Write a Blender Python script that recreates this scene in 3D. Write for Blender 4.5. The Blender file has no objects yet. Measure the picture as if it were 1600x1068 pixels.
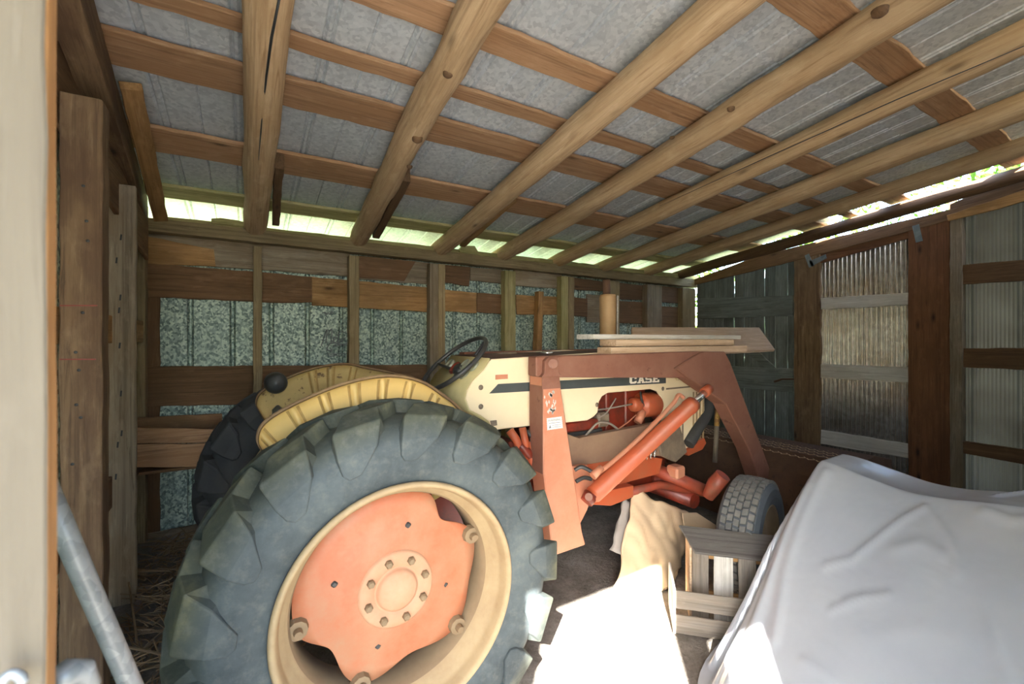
import bpy, bmesh, math, random
from math import sin, cos, pi, radians, hypot
from mathutils import Vector, Matrix, noise
random.seed(7)
SC = bpy.context.scene
COL = SC.collection
# ------------------------------------------------------------------ camera geometry (1600x1068)
F, YAW, HY, CH = 690.0, radians(31), 530.0, 1.47
FW = Vector((sin(YAW), cos(YAW), 0)); RT = Vector((cos(YAW), -sin(YAW), 0)); UP = Vector((0, 0, 1))
CAM = Vector((0, 0, CH))
SL = 0.14                      # slope of the roof
def ray(px, py): return FW + RT * ((px - 800) / F) - UP * ((py - HY) / F)
def P(px, py, X=None, Y=None, Z=None, roof=None):
    r = ray(px, py)
    if X is not None: t = X / r.x
    elif Y is not None: t = Y / r.y
    elif Z is not None: t = (Z - CH) / r.z
    else: t = (2.39 + roof + SL * 4.1 - CH) / (r.z + SL * r.y)
    return CAM + r * t
def zr(y, off=0): return 2.39 + off + SL * (4.1 - y)

# ------------------------------------------------------------------ materials
class N:
    def __init__(s, name):
        s.m = bpy.data.materials.new(name); s.m.use_nodes = True
        s.t = s.m.node_tree; s.t.nodes.clear()
        s.out = s.n('ShaderNodeOutputMaterial')
    def n(s, typ, **kw):
        nd = s.t.nodes.new(typ)
        for k, v in kw.items():
            if k.startswith('i_'): nd.inputs[k[2:].replace('_', ' ')].default_value = v
            else: setattr(nd, k, v)
        return nd
    def l(s, a, b): s.t.links.new(a, b)
    def coord(s, scale=(1, 1, 1), rnd=True):
        tc = s.n('ShaderNodeTexCoord'); mp = s.n('ShaderNodeMapping'); mp.inputs['Scale'].default_value = scale
        if rnd:
            oi = s.n('ShaderNodeObjectInfo')
            mu = s.n('ShaderNodeVectorMath', operation='SCALE'); cb = s.n('ShaderNodeCombineXYZ')
            s.l(oi.outputs['Random'], cb.inputs[0]); s.l(oi.outputs['Random'], cb.inputs[1]); s.l(oi.outputs['Random'], cb.inputs[2])
            s.l(cb.outputs[0], mu.inputs[0]); mu.inputs['Scale'].default_value = 37.0
            ad = s.n('ShaderNodeVectorMath', operation='ADD')
            s.l(tc.outputs['Object'], ad.inputs[0]); s.l(mu.outputs[0], ad.inputs[1]); s.l(ad.outputs[0], mp.inputs[0])
        else: s.l(tc.outputs['Object'], mp.inputs[0])
        return mp.outputs[0]
    def noise(s, vec, scale, detail=5, rough=.6, dist=0):
        nd = s.n('ShaderNodeTexNoise'); s.l(vec, nd.inputs['Vector'])
        nd.inputs['Scale'].default_value = scale; nd.inputs['Detail'].default_value = detail
        nd.inputs['Roughness'].default_value = rough; nd.inputs['Distortion'].default_value = dist
        return nd.outputs['Fac']
    def ramp(s, fac, stops):
        r = s.n('ShaderNodeValToRGB'); s.l(fac, r.inputs[0])
        e = r.color_ramp.elements
        while len(e) < len(stops): e.new(.5)
        for i, (p, c) in enumerate(stops):
            e[i].position = p; e[i].color = tuple(c) + (1,) if len(c) == 3 else c
        return r.outputs[0]
    def mix(s, fac, a, b, mode='MIX'):
        m = s.n('ShaderNodeMix', data_type='RGBA', blend_type=mode)
        for v, i in ((fac, 0), (a, 6), (b, 7)):
            if hasattr(v, 'is_output'): s.l(v, m.inputs[i])
            elif i == 0: m.inputs[0].default_value = v
            else: m.inputs[i].default_value = tuple(v) + (1,)
        return m.outputs[2]
    def bump(s, h, strength=.3, dist=.01):
        b = s.n('ShaderNodeBump'); b.inputs['Strength'].default_value = strength; b.inputs['Distance'].default_value = dist
        s.l(h, b.inputs['Height']); return b.outputs[0]
    def bsdf(s, color, rough=.8, metal=0, normal=None, **kw):
        b = s.n('ShaderNodeBsdfPrincipled')
        if hasattr(color, 'is_output'): s.l(color, b.inputs['Base Color'])
        else: b.inputs['Base Color'].default_value = tuple(color) + (1,)
        if hasattr(rough, 'is_output'): s.l(rough, b.inputs['Roughness'])
        else: b.inputs['Roughness'].default_value = rough
        b.inputs['Metallic'].default_value = metal
        if normal: s.l(normal, b.inputs['Normal'])
        for k, v in kw.items(): b.inputs[k.replace('_', ' ')].default_value = v
        return b.outputs[0]
    def done(s, sh): s.l(sh, s.out.inputs[0]); return s.m

def mul(c, k): return tuple(x * k for x in c)
def wood(name, base, dark, light, knots=.5, stain=None, stain_amt=.5, var=.35, rough=.85):
    n = N(name)
    grain = n.noise(n.coord((.9, 15, 15)), 3.2, 9, .68, .9)
    c = n.ramp(grain, [(.30, dark), (.47, base), (.56, base), (.70, light)])
    streak = n.noise(n.coord((.35, 26, 26)), 2.2, 5, .6)
    c = n.mix(n.ramp(streak, [(.50, (0, 0, 0)), (.66, (.55,) * 3)]), c, mul(dark, .75))
    big = n.noise(n.coord((1.1, 3.5, 3.5)), 1.8, 6, .62)
    if stain: c = n.mix(n.ramp(big, [(.44, (0, 0, 0)), (.60, (stain_amt,) * 3)]), c, stain)
    blot = n.noise(n.coord((2.2, 5, 5)), 2.7, 5, .6)
    c = n.mix(n.ramp(blot, [(.56, (0, 0, 0)), (.72, (.35,) * 3)]), c, mul(light, 1.12))
    if knots:
        vo = n.n('ShaderNodeTexVoronoi'); n.l(n.coord((1.5, 4.5, 4.5)), vo.inputs['Vector']); vo.inputs['Scale'].default_value = 1.5
        k = n.ramp(vo.outputs['Distance'], [(.04, (min(1, knots * 1.5),) * 3), (.10, (knots * .5,) * 3), (.16, (0, 0, 0))])
        c = n.mix(k, c, mul(dark, .4))
    oi = n.n('ShaderNodeObjectInfo')
    mr = n.n('ShaderNodeMapRange'); n.l(oi.outputs['Random'], mr.inputs[0])
    mr.inputs[3].default_value = 1 - var; mr.inputs[4].default_value = 1 + var
    cc = n.n('ShaderNodeHueSaturation'); n.l(c, cc.inputs['Color']); n.l(mr.outputs[0], cc.inputs['Value'])
    return n.done(n.bsdf(cc.outputs[0], rough, 0, n.bump(grain, .6, .005)))
M = {}
M['roofboard'] = wood('sawn_board', (.42, .245, .13), (.22, .115, .055), (.55, .36, .21), .6, (.33, .17, .075), .55, .14)
M['log'] = wood('peeled_log', (.56, .39, .22), (.34, .20, .095), (.70, .52, .32), .5, (.42, .265, .125), .5, .08)
M['eavelit'] = wood('eave_light_board', (.42, .36, .17), (.22, .18, .075), (.56, .50, .26), .4, (.20, .20, .06), .5, .15)  # yellow-green foliage light from the eave put into the wood colour
M['stud'] = wood('old_stud', (.31, .235, .125), (.15, .105, .05), (.43, .34, .19), .4, (.21, .15, .07), .5, .18)
M['grey'] = wood('grey_weathered_board', (.27, .22, .15), (.13, .10, .065), (.40, .33, .23), .4, (.19, .13, .07), .6, .2)
M['brown'] = wood('brown_board', (.17, .092, .043), (.085, .045, .02), (.25, .145, .075), .5, (.11, .06, .025), .5, .2)
M['orange'] = wood('orange_board', (.42, .235, .09), (.22, .11, .035), (.56, .34, .15), .6, (.20, .11, .04), .6, .12)
M['darkpost'] = wood('dark_post', (.20, .125, .065), (.085, .05, .028), (.31, .21, .12), .8, (.10, .055, .03), .8, .12)
M['redplank'] = wood('red_brown_plank', (.20, .085, .035), (.10, .04, .016), (.27, .125, .06), .8, (.12, .05, .02), .6, .1)
M['greendoor'] = wood('grey_green_board', (.18, .21, .20), (.09, .11, .105), (.27, .30, .28), .3, (.08, .085, .07), .5, .2)
M['whitewood'] = wood('whitewashed_board', (.62, .60, .55), (.35, .32, .27), (.78, .76, .71), .3, (.5, .47, .41), .5, .08)
M['pale'] = wood('pale_plank', (.60, .44, .30), (.40, .27, .17), (.72, .58, .43), .4, (.42, .28, .17), .4, .18)
M['darkgrey'] = wood('dark_grey_board', (.135, .125, .115), (.07, .062, .055), (.20, .19, .175), .3, (.10, .09, .08), .5, .1)
M['cratewood'] = wood('weathered_crate_board', (.24, .21, .175), (.11, .095, .08), (.36, .32, .27), .3, (.22, .17, .12), .6, .15)
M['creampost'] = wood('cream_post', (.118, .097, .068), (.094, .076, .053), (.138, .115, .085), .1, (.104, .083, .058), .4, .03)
M['orangeedge'] = wood('fresh_sawn_edge', (.46, .235, .085), (.36, .17, .06), (.54, .30, .13), .2, None, 0, .05)

def metal_sheet(name, lo, mid, hi, scale, metal=.35, rough=.5, rust=None, stretch=(1, 1, 1), contrast=1.):
    n = N(name)
    v = n.coord(stretch, False)
    vo = n.n('ShaderNodeTexVoronoi'); n.l(v, vo.inputs['Vector']); vo.inputs['Scale'].default_value = scale
    sp = n.n('ShaderNodeSeparateColor'); n.l(vo.outputs['Color'], sp.inputs[0])
    f = n.noise(v, scale * .45, 4, .7)
    a = n.n('ShaderNodeMath', operation='ADD'); n.l(sp.outputs[0], a.inputs[0]); n.l(f, a.inputs[1])
    h = n.n('ShaderNodeMath', operation='MULTIPLY'); n.l(a.outputs[0], h.inputs[0]); h.inputs[1].default_value = .5
    c = n.ramp(h.outputs[0], [(.5 - .3 / contrast, lo), (.5, mid), (.5 + .3 / contrast, hi)])
    big = n.noise(v, 1.7, 5)
    c = n.mix(n.ramp(big, [(.4, (0, 0, 0)), (.75, (.5, .5, .5))]), c, lo)
    if rust:
        r = n.noise(v, 3.1, 8, .7)
        c = n.mix(n.ramp(r, [(.52, (0, 0, 0)), (.72, (.75,) * 3)]), c, rust)
    return n.done(n.bsdf(c, rough, metal))
M['roofmetal'] = metal_sheet('galvanised_roof', (.44, .475, .51), (.58, .62, .645), (.70, .73, .745), 55, .2, .55)
M['wallmetal'] = metal_sheet('galvanised_wall', (.10, .15, .135), (.29, .38, .33), (.55, .66, .54), 75, .2, .5, None, (1, 1, .8), 1.5)
M['corr'] = metal_sheet('corrugated_sheet', (.55, .53, .50), (.66, .64, .61), (.74, .72, .69), 30, .9, .22, (.50, .42, .34))
M['pipe'] = metal_sheet('galvanised_pipe', (.20, .22, .23), (.28, .30, .31), (.36, .38, .39), 60, .3, .45)
M['tape'] = metal_sheet('duct_tape', (.16, .19, .20), (.22, .26, .27), (.29, .33, .34), 20, .2, .5)

def paint(name, base, dirt, amt=.5, rough=.5, scale=6, rust=None, rust_t=.66, metal=0):
    n = N(name)
    v = n.coord((1, 1, 1), False)
    d = n.noise(v, scale, 7, .65)
    c = n.mix(n.ramp(d, [(.42, (0, 0, 0)), (.72, (amt,) * 3)]), base, dirt)
    f = n.noise(v, scale * 9, 4, .7)
    c = n.mix(n.ramp(f, [(.3, (0, 0, 0)), (.75, (.22,) * 3)]), c, dirt)
    if rust:
        r = n.noise(v, scale * 2.3, 8, .72)
        c = n.mix(n.ramp(r, [(rust_t, (0, 0, 0)), (rust_t + .05, (.9,) * 3)]), c, rust)
    return n.done(n.bsdf(c, rough, metal, n.bump(f, .12, .002)))
M['disc'] = paint('faded_orange_wheel_paint', (.40, .120, .052), (.36, .205, .115), .9, .6, 5)
M['hubring'] = paint('dusty_hub_paint', (.46, .22, .12), (.42, .29, .18), .8, .7, 10)
M['rim'] = paint('dusty_tan_rim', (.37, .275, .15), (.26, .17, .09), .7, .7, 9, (.25, .14, .07), .68)
M['barrel'] = paint('dusty_brown_barrel', (.235, .165, .092), (.17, .11, .06), .6, .8, 7)
M['orangered'] = paint('orange_red_paint', (.44, .082, .028), (.33, .12, .06), .6, .45, 8)
M['deepred'] = paint('shade_darkened_red_paint', (.27, .035, .016), (.045, .02, .015), .9, .4, 7)  # red darkened to stand in for the shade under the tractor
M['loader'] = paint('faded_red_loader_paint', (.52, .19, .105), (.50, .27, .17), .7, .6, 6, (.24, .10, .055), .7)
M['rustarm'] = paint('rusty_loader_arm', (.21, .085, .055), (.28, .14, .095), .7, .65, 5, (.14, .055, .035), .62)
M['bucketrust'] = paint('rusted_bucket_steel', (.075, .038, .022), (.12, .065, .034), .7, .85, 9, (.05, .028, .018), .6)
M['dullrail'] = paint('dull_brown_rail', (.22, .13, .085), (.30, .21, .13), .7, .7, 4)
M['oilygrey'] = paint('oily_grey_steel', (.13, .10, .075), (.26, .21, .14), .8, .6, 8)
M['cream'] = paint('cream_hood_paint', (.80, .69, .47), (.74, .60, .38), .45, .45, 3)
M['dash'] = paint('weathered_cream_dash', (.50, .43, .21), (.36, .31, .15), .6, .6, 8, (.2, .12, .05), .7)
M['yellow'] = paint('weathered_yellow_fender', (.74, .50, .17), (.60, .40, .14), .5, .5, 5, (.20, .09, .03), .70)
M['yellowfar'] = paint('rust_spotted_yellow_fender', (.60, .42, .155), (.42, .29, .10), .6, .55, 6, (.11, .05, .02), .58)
M['black'] = paint('black_plastic', (.022, .024, .026), (.07, .07, .065), .5, .4, 9)
M['stripe'] = paint('dark_grey_stripe', (.055, .068, .07), (.09, .10, .10), .4, .5, 9)
M['letter'] = paint('white_lettering', (.86, .82, .72), (.80, .74, .62), .3, .5, 9)
M['goldtext'] = paint('faint_gold_lettering', (.55, .43, .2), (.6, .5, .3), .3, .5, 9)
M['sticker'] = paint('white_sticker', (.82, .82, .78), (.7, .7, .64), .3, .5, 12)
M['ink'] = paint('grey_ink', (.16, .18, .19), (.2, .2, .2), .2, .6, 12)
M['hoodtop'] = paint('dusty_dark_hood_top', (.075, .045, .038), (.14, .09, .065), .6, .6, 6)
M['muffler'] = paint('tan_rusty_muffler', (.42, .285, .15), (.30, .17, .075), .8, .6, 6, (.16, .08, .035), .66, .2)
M['rustyedge'] = paint('rusty_fender_edge', (.16, .09, .045), (.30, .19, .08), .8, .7, 12)
M['chrome'] = metal_sheet('steel_rod', (.6, .6, .6), (.72, .72, .72), (.8, .8, .8), 40, .9, .25)
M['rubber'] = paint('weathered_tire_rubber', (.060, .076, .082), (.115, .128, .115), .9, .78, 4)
def m_tire():
    n = N('field_worn_tire_rubber'); v = n.coord((1, 1, 1), False)
    a = n.noise(v, 3.5, 8, .7); b = n.noise(v, 30, 6, .7); c3 = n.noise(v, 9, 6, .65)
    side = n.ramp(a, [(.35, (.032, .043, .048)), (.55, (.066, .082, .086)), (.72, (.11, .128, .124))])
    top = n.ramp(c3, [(.35, (.030, .038, .031)), (.55, (.062, .068, .046)), (.70, (.13, .125, .07)), (.78, (.24, .21, .12))])
    tc = n.n('ShaderNodeTexCoord'); sx_ = n.n('ShaderNodeSeparateXYZ'); n.l(tc.outputs['Object'], sx_.inputs[0])
    cb = n.n('ShaderNodeCombineXYZ'); n.l(sx_.outputs[0], cb.inputs[0]); n.l(sx_.outputs[2], cb.inputs[2])
    le = n.n('ShaderNodeVectorMath', operation='LENGTH'); n.l(cb.outputs[0], le.inputs[0])
    ad = n.n('ShaderNodeMath', operation='MULTIPLY_ADD'); n.l(a, ad.inputs[0]); ad.inputs[1].default_value = .10; n.l(le.outputs['Value'], ad.inputs[2])
    mr = n.n('ShaderNodeMapRange'); n.l(ad.outputs[0], mr.inputs[0]); mr.inputs[1].default_value = .585; mr.inputs[2].default_value = .655
    col = n.mix(mr.outputs[0], side, top)
    col = n.mix(n.ramp(b, [(.5, (0, 0, 0)), (.75, (.35,) * 3)]), col, (.17, .17, .14))
    return n.done(n.bsdf(col, .78, 0, n.bump(b, .25, .004)))
M['tire'] = m_tire()
M['midred'] = paint('dirty_red_paint', (.34, .055, .025), (.12, .05, .03), .8, .5, 8)
M['rustline'] = paint('rust_stain_line', (.36, .21, .06), (.50, .33, .11), .8, .6, 20)
M['lug'] = paint('dusty_tread_rubber', (.042, .052, .045), (.10, .098, .055), .9, .85, 7, (.26, .23, .12), .67)
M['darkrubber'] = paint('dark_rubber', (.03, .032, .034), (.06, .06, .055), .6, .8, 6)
M['cartire'] = paint('grey_car_tire', (.13, .135, .13), (.26, .255, .23), .7, .85, 14)
M['bluerubber'] = paint('blue_grey_sidewall', (.065, .08, .095), (.11, .125, .135), .6, .7, 6)
M['wire'] = paint('grey_cable', (.28, .24, .20), (.16, .14, .12), .5, .6, 20)
M['paper'] = paint('brown_kraft_paper', (.66, .50, .32), (.58, .43, .27), .6, .8, 6)
M['greypaper'] = paint('grey_paper', (.36, .33, .30), (.28, .25, .22), .5, .8, 6)
M['gauge'] = paint('dull_gauge_glass', (.20, .21, .16), (.32, .31, .22), .5, .3, 30)
M['straw'] = paint('dry_straw', (.24, .16, .08), (.14, .09, .05), .6, .9, 30)
M['yellowrod'] = paint('yellow_rusty_rod', (.50, .31, .06), (.22, .11, .05), .9, .7, 9, (.15, .07, .03), .5)

def dirt(name, a, b, c, sc=3):
    n = N(name); v = n.coord((1, 1, 1), False)
    x = n.noise(v, sc, 10, .7); y = n.noise(v, sc * 14, 6, .7)
    col = n.ramp(x, [(.35, a), (.55, b), (.72, c)])
    col = n.mix(n.ramp(y, [(.45, (0, 0, 0)), (.7, (.45,) * 3)]), col, mul(a, .6))
    return n.done(n.bsdf(col, .95, 0, n.bump(y, .6, .02)))
M['dirt'] = dirt('packed_dirt', (.12, .10, .08), (.25, .222, .188), (.36, .33, .295))
M['outside'] = dirt('grass_ground', (.26, .29, .13), (.38, .41, .20), (.50, .50, .30), 1.3)
M['gravel'] = dirt('pale_gravel', (.35, .32, .28), (.48, .45, .40), (.58, .55, .49), 2)

def m_poly(k=1.0):
    n = N('ribbed_polycarbonate')
    v = n.coord((1, 1, 1), False)
    w = n.n('ShaderNodeTexWave', wave_type='BANDS', bands_direction='X'); n.l(v, w.inputs['Vector']); w.inputs['Scale'].default_value = 28
    b = n.noise(v, 2.2, 8, .65)
    c = n.ramp(b, [(.3, (.28, .23, .19)), (.52, (.52, .47, .42)), (.72, (.72, .68, .63))])
    c = n.mix(n.ramp(w.outputs['Fac'], [(.2, (.35, .35, .35)), (.6, (0, 0, 0))]), c, (.25, .22, .19))
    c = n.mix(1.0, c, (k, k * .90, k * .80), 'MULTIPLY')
    d = n.n('ShaderNodeBsdfDiffuse'); t = n.n('ShaderNodeBsdfTranslucent'); g = n.n('ShaderNodeBsdfGlossy'); g.inputs['Roughness'].default_value = .35
    n.l(c, d.inputs[0]); n.l(c, t.inputs[0])
    m1 = n.n('ShaderNodeMixShader'); m1.inputs[0].default_value = .62; n.l(d.outputs[0], m1.inputs[1]); n.l(t.outputs[0], m1.inputs[2])
    m2 = n.n('ShaderNodeMixShader'); m2.inputs[0].default_value = .06; n.l(m1.outputs[0], m2.inputs[1]); n.l(g.outputs[0], m2.inputs[2])
    return n.done(m2.outputs[0])
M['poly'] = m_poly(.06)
def m_sheet():
    n = N('milky_plastic_sheet')
    v = n.coord((1, 1, 1), False)
    b = n.noise(v, 2.0, 6, .55)
    c = n.ramp(b, [(.35, (.56, .60, .67)), (.6, (.65, .68, .73)), (.8, (.71, .715, .72))])
    wr = n.noise(n.coord((1, 1, 1), False), 3.2, 3, .5, .4)
    bp = n.bump(wr, .5, .03)
    p = n.bsdf(c, .15, 0, bp, Specular_IOR_Level=.9, Coat_Weight=.5, Coat_Roughness=.12)
    t = n.n('ShaderNodeBsdfTranslucent'); n.l(c, t.inputs[0])
    tr = n.n('ShaderNodeBsdfTransparent'); tr.inputs[0].default_value = (.9, .92, .95, 1)
    m1 = n.n('ShaderNodeMixShader'); m1.inputs[0].default_value = .25; n.l(p, m1.inputs[1]); n.l(t.outputs[0], m1.inputs[2])
    m2 = n.n('ShaderNodeMixShader'); m2.inputs[0].default_value = .08; n.l(m1.outputs[0], m2.inputs[1]); n.l(tr.outputs[0], m2.inputs[2])
    return n.done(m2.outputs[0])
M['sheet'] = m_sheet()
def m_leaf():
    n = N('green_leaves')
    oi = n.coord((1, 1, 1), False); b = n.noise(oi, 4, 3)
    c = n.ramp(b, [(.35, (.06, .13, .02)), (.6, (.13, .22, .035)), (.75, (.22, .29, .06))])
    d = n.n('ShaderNodeBsdfDiffuse'); t = n.n('ShaderNodeBsdfTranslucent'); n.l(c, d.inputs[0]); n.l(c, t.inputs[0])
    m = n.n('ShaderNodeMixShader'); m.inputs[0].default_value = .45; n.l(d.outputs[0], m.inputs[1]); n.l(t.outputs[0], m.inputs[2])
    return n.done(m.outputs[0])
M['leaf'] = m_leaf()

# ------------------------------------------------------------------ object helpers
WM = {}
def link(name, me, mats, parent=None, mat=None, world=None, smooth=False, bevel=0, seg=1):
    o = bpy.data.objects.new(name, me); COL.objects.link(o)
    for m in (mats if isinstance(mats, (list, tuple)) else [mats]): me.materials.append(M[m])
    w = world or Matrix.Identity(4)
    WM[o] = w
    if parent is not None:
        o.parent = parent
        o.matrix_basis = WM[parent].inverted() @ w
    else: o.matrix_basis = w
    if smooth:
        for p in me.polygons: p.use_smooth = True
    if bevel:
        b = o.modifiers.new('bevel', 'BEVEL'); b.width = bevel; b.segments = seg; b.limit_method = 'ANGLE'; b.angle_limit = radians(38)
    return o
def mesh(vs, fs, mi=None):
    me = bpy.data.meshes.new('m'); me.from_pydata([tuple(v) for v in vs], [], fs)
    if mi:
        for p, k in zip(me.polygons, mi): p.material_index = k
    me.update()
    bm = bmesh.new(); bm.from_mesh(me); bmesh.ops.recalc_face_normals(bm, faces=bm.faces); bm.to_mesh(me); bm.free()
    return me
def empty(name, loc, label, cat, group=None):
    o = bpy.data.objects.new(name, None); COL.objects.link(o); o.empty_display_size = .1
    WM[o] = Matrix.Translation(loc); o.matrix_basis = WM[o]
    return tag(o, label, cat, group)
def tag(o, label, cat, group=None):
    o['label'] = label; o['category'] = cat
    if group: o['group'] = group
    return o
def struct(o): o['kind'] = 'structure'; return o
def frame(org, x, z):
    x = Vector(x).normalized(); z = Vector(z); z = (z - x * z.dot(x)).normalized(); y = z.cross(x)
    m = Matrix((x, y, z)).transposed().to_4x4(); m.translation = org
    return m
def slab(name, pts, nrm, t, mat, xdir=None, parent=None, jit=0, bevel=.003, step=.08):
    """flat polygon given in 3D, thickness t going away from nrm"""
    pts = [Vector(p) for p in pts]
    c = sum(pts, Vector()) / len(pts)
    w = frame(c, xdir if xdir is not None else pts[1] - pts[0], nrm); wi = w.inverted()
    q = [wi @ p for p in pts]
    if jit:
        r = []
        for i, a in enumerate(q):
            b = q[(i + 1) % len(q)]; k = max(1, int((b - a).length / step))
            for j in range(k):
                v = a.lerp(b, j / k)
                if j: v += Vector((random.uniform(-jit, jit), random.uniform(-jit, jit), 0))
                r.append(v)
        q = r
    n = len(q)
    vs = [Vector((v.x, v.y, 0)) for v in q] + [Vector((v.x, v.y, -t)) for v in q]
    fs = [tuple(range(n)), tuple(range(2 * n - 1, n - 1, -1))] + [(i, n + i, n + (i + 1) % n, (i + 1) % n) for i in range(n)]
    return link(name, mesh(vs, fs), mat, parent, world=w, bevel=bevel)
def board(name, a, b, wid, t, nrm, mat, parent=None, jit=.003, bevel=.003):
    """plank from a to b, face normal nrm, width wid; a-b is the centre line of its face"""
    a = Vector(a); b = Vector(b); x = (b - a).normalized(); z = Vector(nrm); z = (z - x * z.dot(x)).normalized(); y = z.cross(x) * (wid / 2)
    return slab(name, [a - y, b - y, b + y, a + y], z, t, mat, x, parent, jit, bevel)
def tube_mesh(path, rad, seg=12, cap=True):
    path = [Vector(p) for p in path]; n = len(path)
    rad = rad if isinstance(rad, (list, tuple)) else [rad] * n
    vs = []; fs = []
    d0 = (path[1] - path[0]).normalized(); u = d0.orthogonal().normalized()
    for i, p in enumerate(path):
        d = (path[min(i + 1, n - 1)] - path[max(i - 1, 0)]).normalized()
        u = (u - d * u.dot(d)).normalized(); v = d.cross(u)
        for k in range(seg):
            a = 2 * pi * k / seg; vs.append(p + (u * cos(a) + v * sin(a)) * rad[i])
    for i in range(n - 1):
        for k in range(seg):
            k2 = (k + 1) % seg; fs.append((i * seg + k, i * seg + k2, (i + 1) * seg + k2, (i + 1) * seg + k))
    if cap: fs += [tuple(range(seg))[::-1], tuple(range((n - 1) * seg, n * seg))]
    return vs, fs
def tube(name, path, rad, mat, parent=None, seg=12, bevel=0):
    path = [Vector(p) for p in path]
    o = path[0]; vs, fs = tube_mesh([p - o for p in path], rad, seg)
    me = mesh(vs, fs)
    for p in me.polygons: p.use_smooth = len(p.vertices) == 4
    return link(name, me, mat, parent, world=Matrix.Translation(o), bevel=bevel)
def smoothpath(pts, k=6):
    pts = [Vector(p) for p in pts]; out = []
    for i in range(len(pts) - 1):
        p0 = pts[max(i - 1, 0)]; p1 = pts[i]; p2 = pts[i + 1]; p3 = pts[min(i + 2, len(pts) - 1)]
        for j in range(k):
            t = j / k
            out.append(.5 * ((2 * p1) + (p2 - p0) * t + (2 * p0 - 5 * p1 + 4 * p2 - p3) * t * t + (3 * p1 - p0 - 3 * p2 + p3) * t ** 3))
    return out + [pts[-1]]
def log(name, a, b, r0, r1, mat, parent=None, amp=.012, bend=.012, seg=20):
    a = Vector(a); b = Vector(b); L = (b - a).length
    w = frame(a, b - a, (0, 0, 1)); s = random.uniform(0, 99); n = 44
    vs = []; fs = []
    for i in range(n + 1):
        t = i / n; r = r0 + (r1 - r0) * t
        oy = bend * sin(t * pi * 1.5 + s); oz = bend * .6 * sin(t * pi * 2.3 + s * 2)
        if i in (0, n): oy *= .3
        for k in range(seg):
            an = 2 * pi * k / seg
            rr = r + amp * noise.noise((t * L * 2.5 + s, cos(an) * 1.1, sin(an) * 1.1)) + amp * .5 * noise.noise((t * L * 9 + s, cos(an) * 2, sin(an) * 2 + 5))
            vs.append((t * L, oy + rr * cos(an), oz + rr * sin(an)))
    for i in range(n):
        for k in range(seg):
            k2 = (k + 1) % seg; fs.append((i * seg + k, i * seg + k2, (i + 1) * seg + k2, (i + 1) * seg + k))
    fs += [tuple(range(seg))[::-1], tuple(range(n * seg, (n + 1) * seg))]
    me = mesh(vs, fs)
    for p in me.polygons: p.use_smooth = len(p.vertices) == 4
    return link(name, me, mat, parent, world=w)
def lathe(prof, seg=64, axis='Y', mis=None, a0=0, a1=2 * pi):
    """profile [(r, h)], h along axis; returns vs, fs, mi"""
    vs = []; fs = []; mi = []; full = abs(a1 - a0 - 2 * pi) < 1e-6; m = len(prof); cnt = seg if full else seg + 1
    for i in range(cnt):
        a = a0 + (a1 - a0) * i / seg
        for r, h in prof:
            vs.append((r * cos(a), h, r * sin(a)) if axis == 'Y' else ((r * cos(a), r * sin(a), h) if axis == 'Z' else (h, r * cos(a), r * sin(a))))
    for i in range(seg):
        j = (i + 1) % cnt
        for k in range(m - 1):
            fs.append((i * m + k, j * m + k, j * m + k + 1, i * m + k + 1)); mi.append(mis[k] if mis else 0)
    return vs, fs, mi
def lathe_obj(name, prof, loc, mat, parent=None, seg=48, axis='Y', rot=None, smooth=True, mis=None, a0=0, a1=2 * pi, bevel=0):
    vs, fs, mi = lathe(prof, seg, axis, mis, a0, a1)
    w = Matrix.Translation(loc) @ (rot.to_4x4() if rot else Matrix.Identity(4))
    return link(name, mesh(vs, fs, mi), mat, parent, world=w, smooth=smooth, bevel=bevel)
def box(name, c, s, mat, parent=None, rot=None, bevel=.004):
    x, y, z = (k / 2 for k in s)
    vs = [(i * x, j * y, k * z) for i in (-1, 1) for j in (-1, 1) for k in (-1, 1)]
    fs = [(0, 1, 3, 2), (4, 6, 7, 5), (0, 4, 5, 1), (2, 3, 7, 6), (0, 2, 6, 4), (1, 5, 7, 3)]
    w = Matrix.Translation(c) @ (rot.to_4x4() if rot else Matrix.Identity(4))
    return link(name, mesh(vs, fs), mat, parent, world=w, bevel=bevel)
def quadY(pxs, Y): return [P(x, y, Y=Y) for x, y in pxs]
def quadX(pxs, X): return [P(x, y, X=X) for x, y in pxs]
def extrudeY(name, pts, y0, y1, mat, parent=None, bevel=.004):
    """polygon [(x,z)] extruded from y0 to y1"""
    return slab(name, [Vector((x, y0, z)) for x, z in pts], (0, -1, 0), y1 - y0, mat, (1, 0, 0), parent, 0, bevel)
def text_mesh(body, size, thick):
    cu = bpy.data.curves.new('t', 'FONT'); cu.body = body; cu.size = size; cu.extrude = thick; cu.align_x = 'CENTER'; cu.align_y = 'CENTER'
    o = bpy.data.objects.new('t', cu); COL.objects.link(o)
    dg = bpy.context.evaluated_depsgraph_get(); me = bpy.data.meshes.new_from_object(o.evaluated_get(dg))
    bpy.data.objects.remove(o); me.materials.clear(); return me
NY = (0, -1, 0); NX = (-1, 0, 0); NZ = (0, 0, 1)

# ================================================================== THE SHED
XR = 5.555                   # inner face of right wall posts
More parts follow.
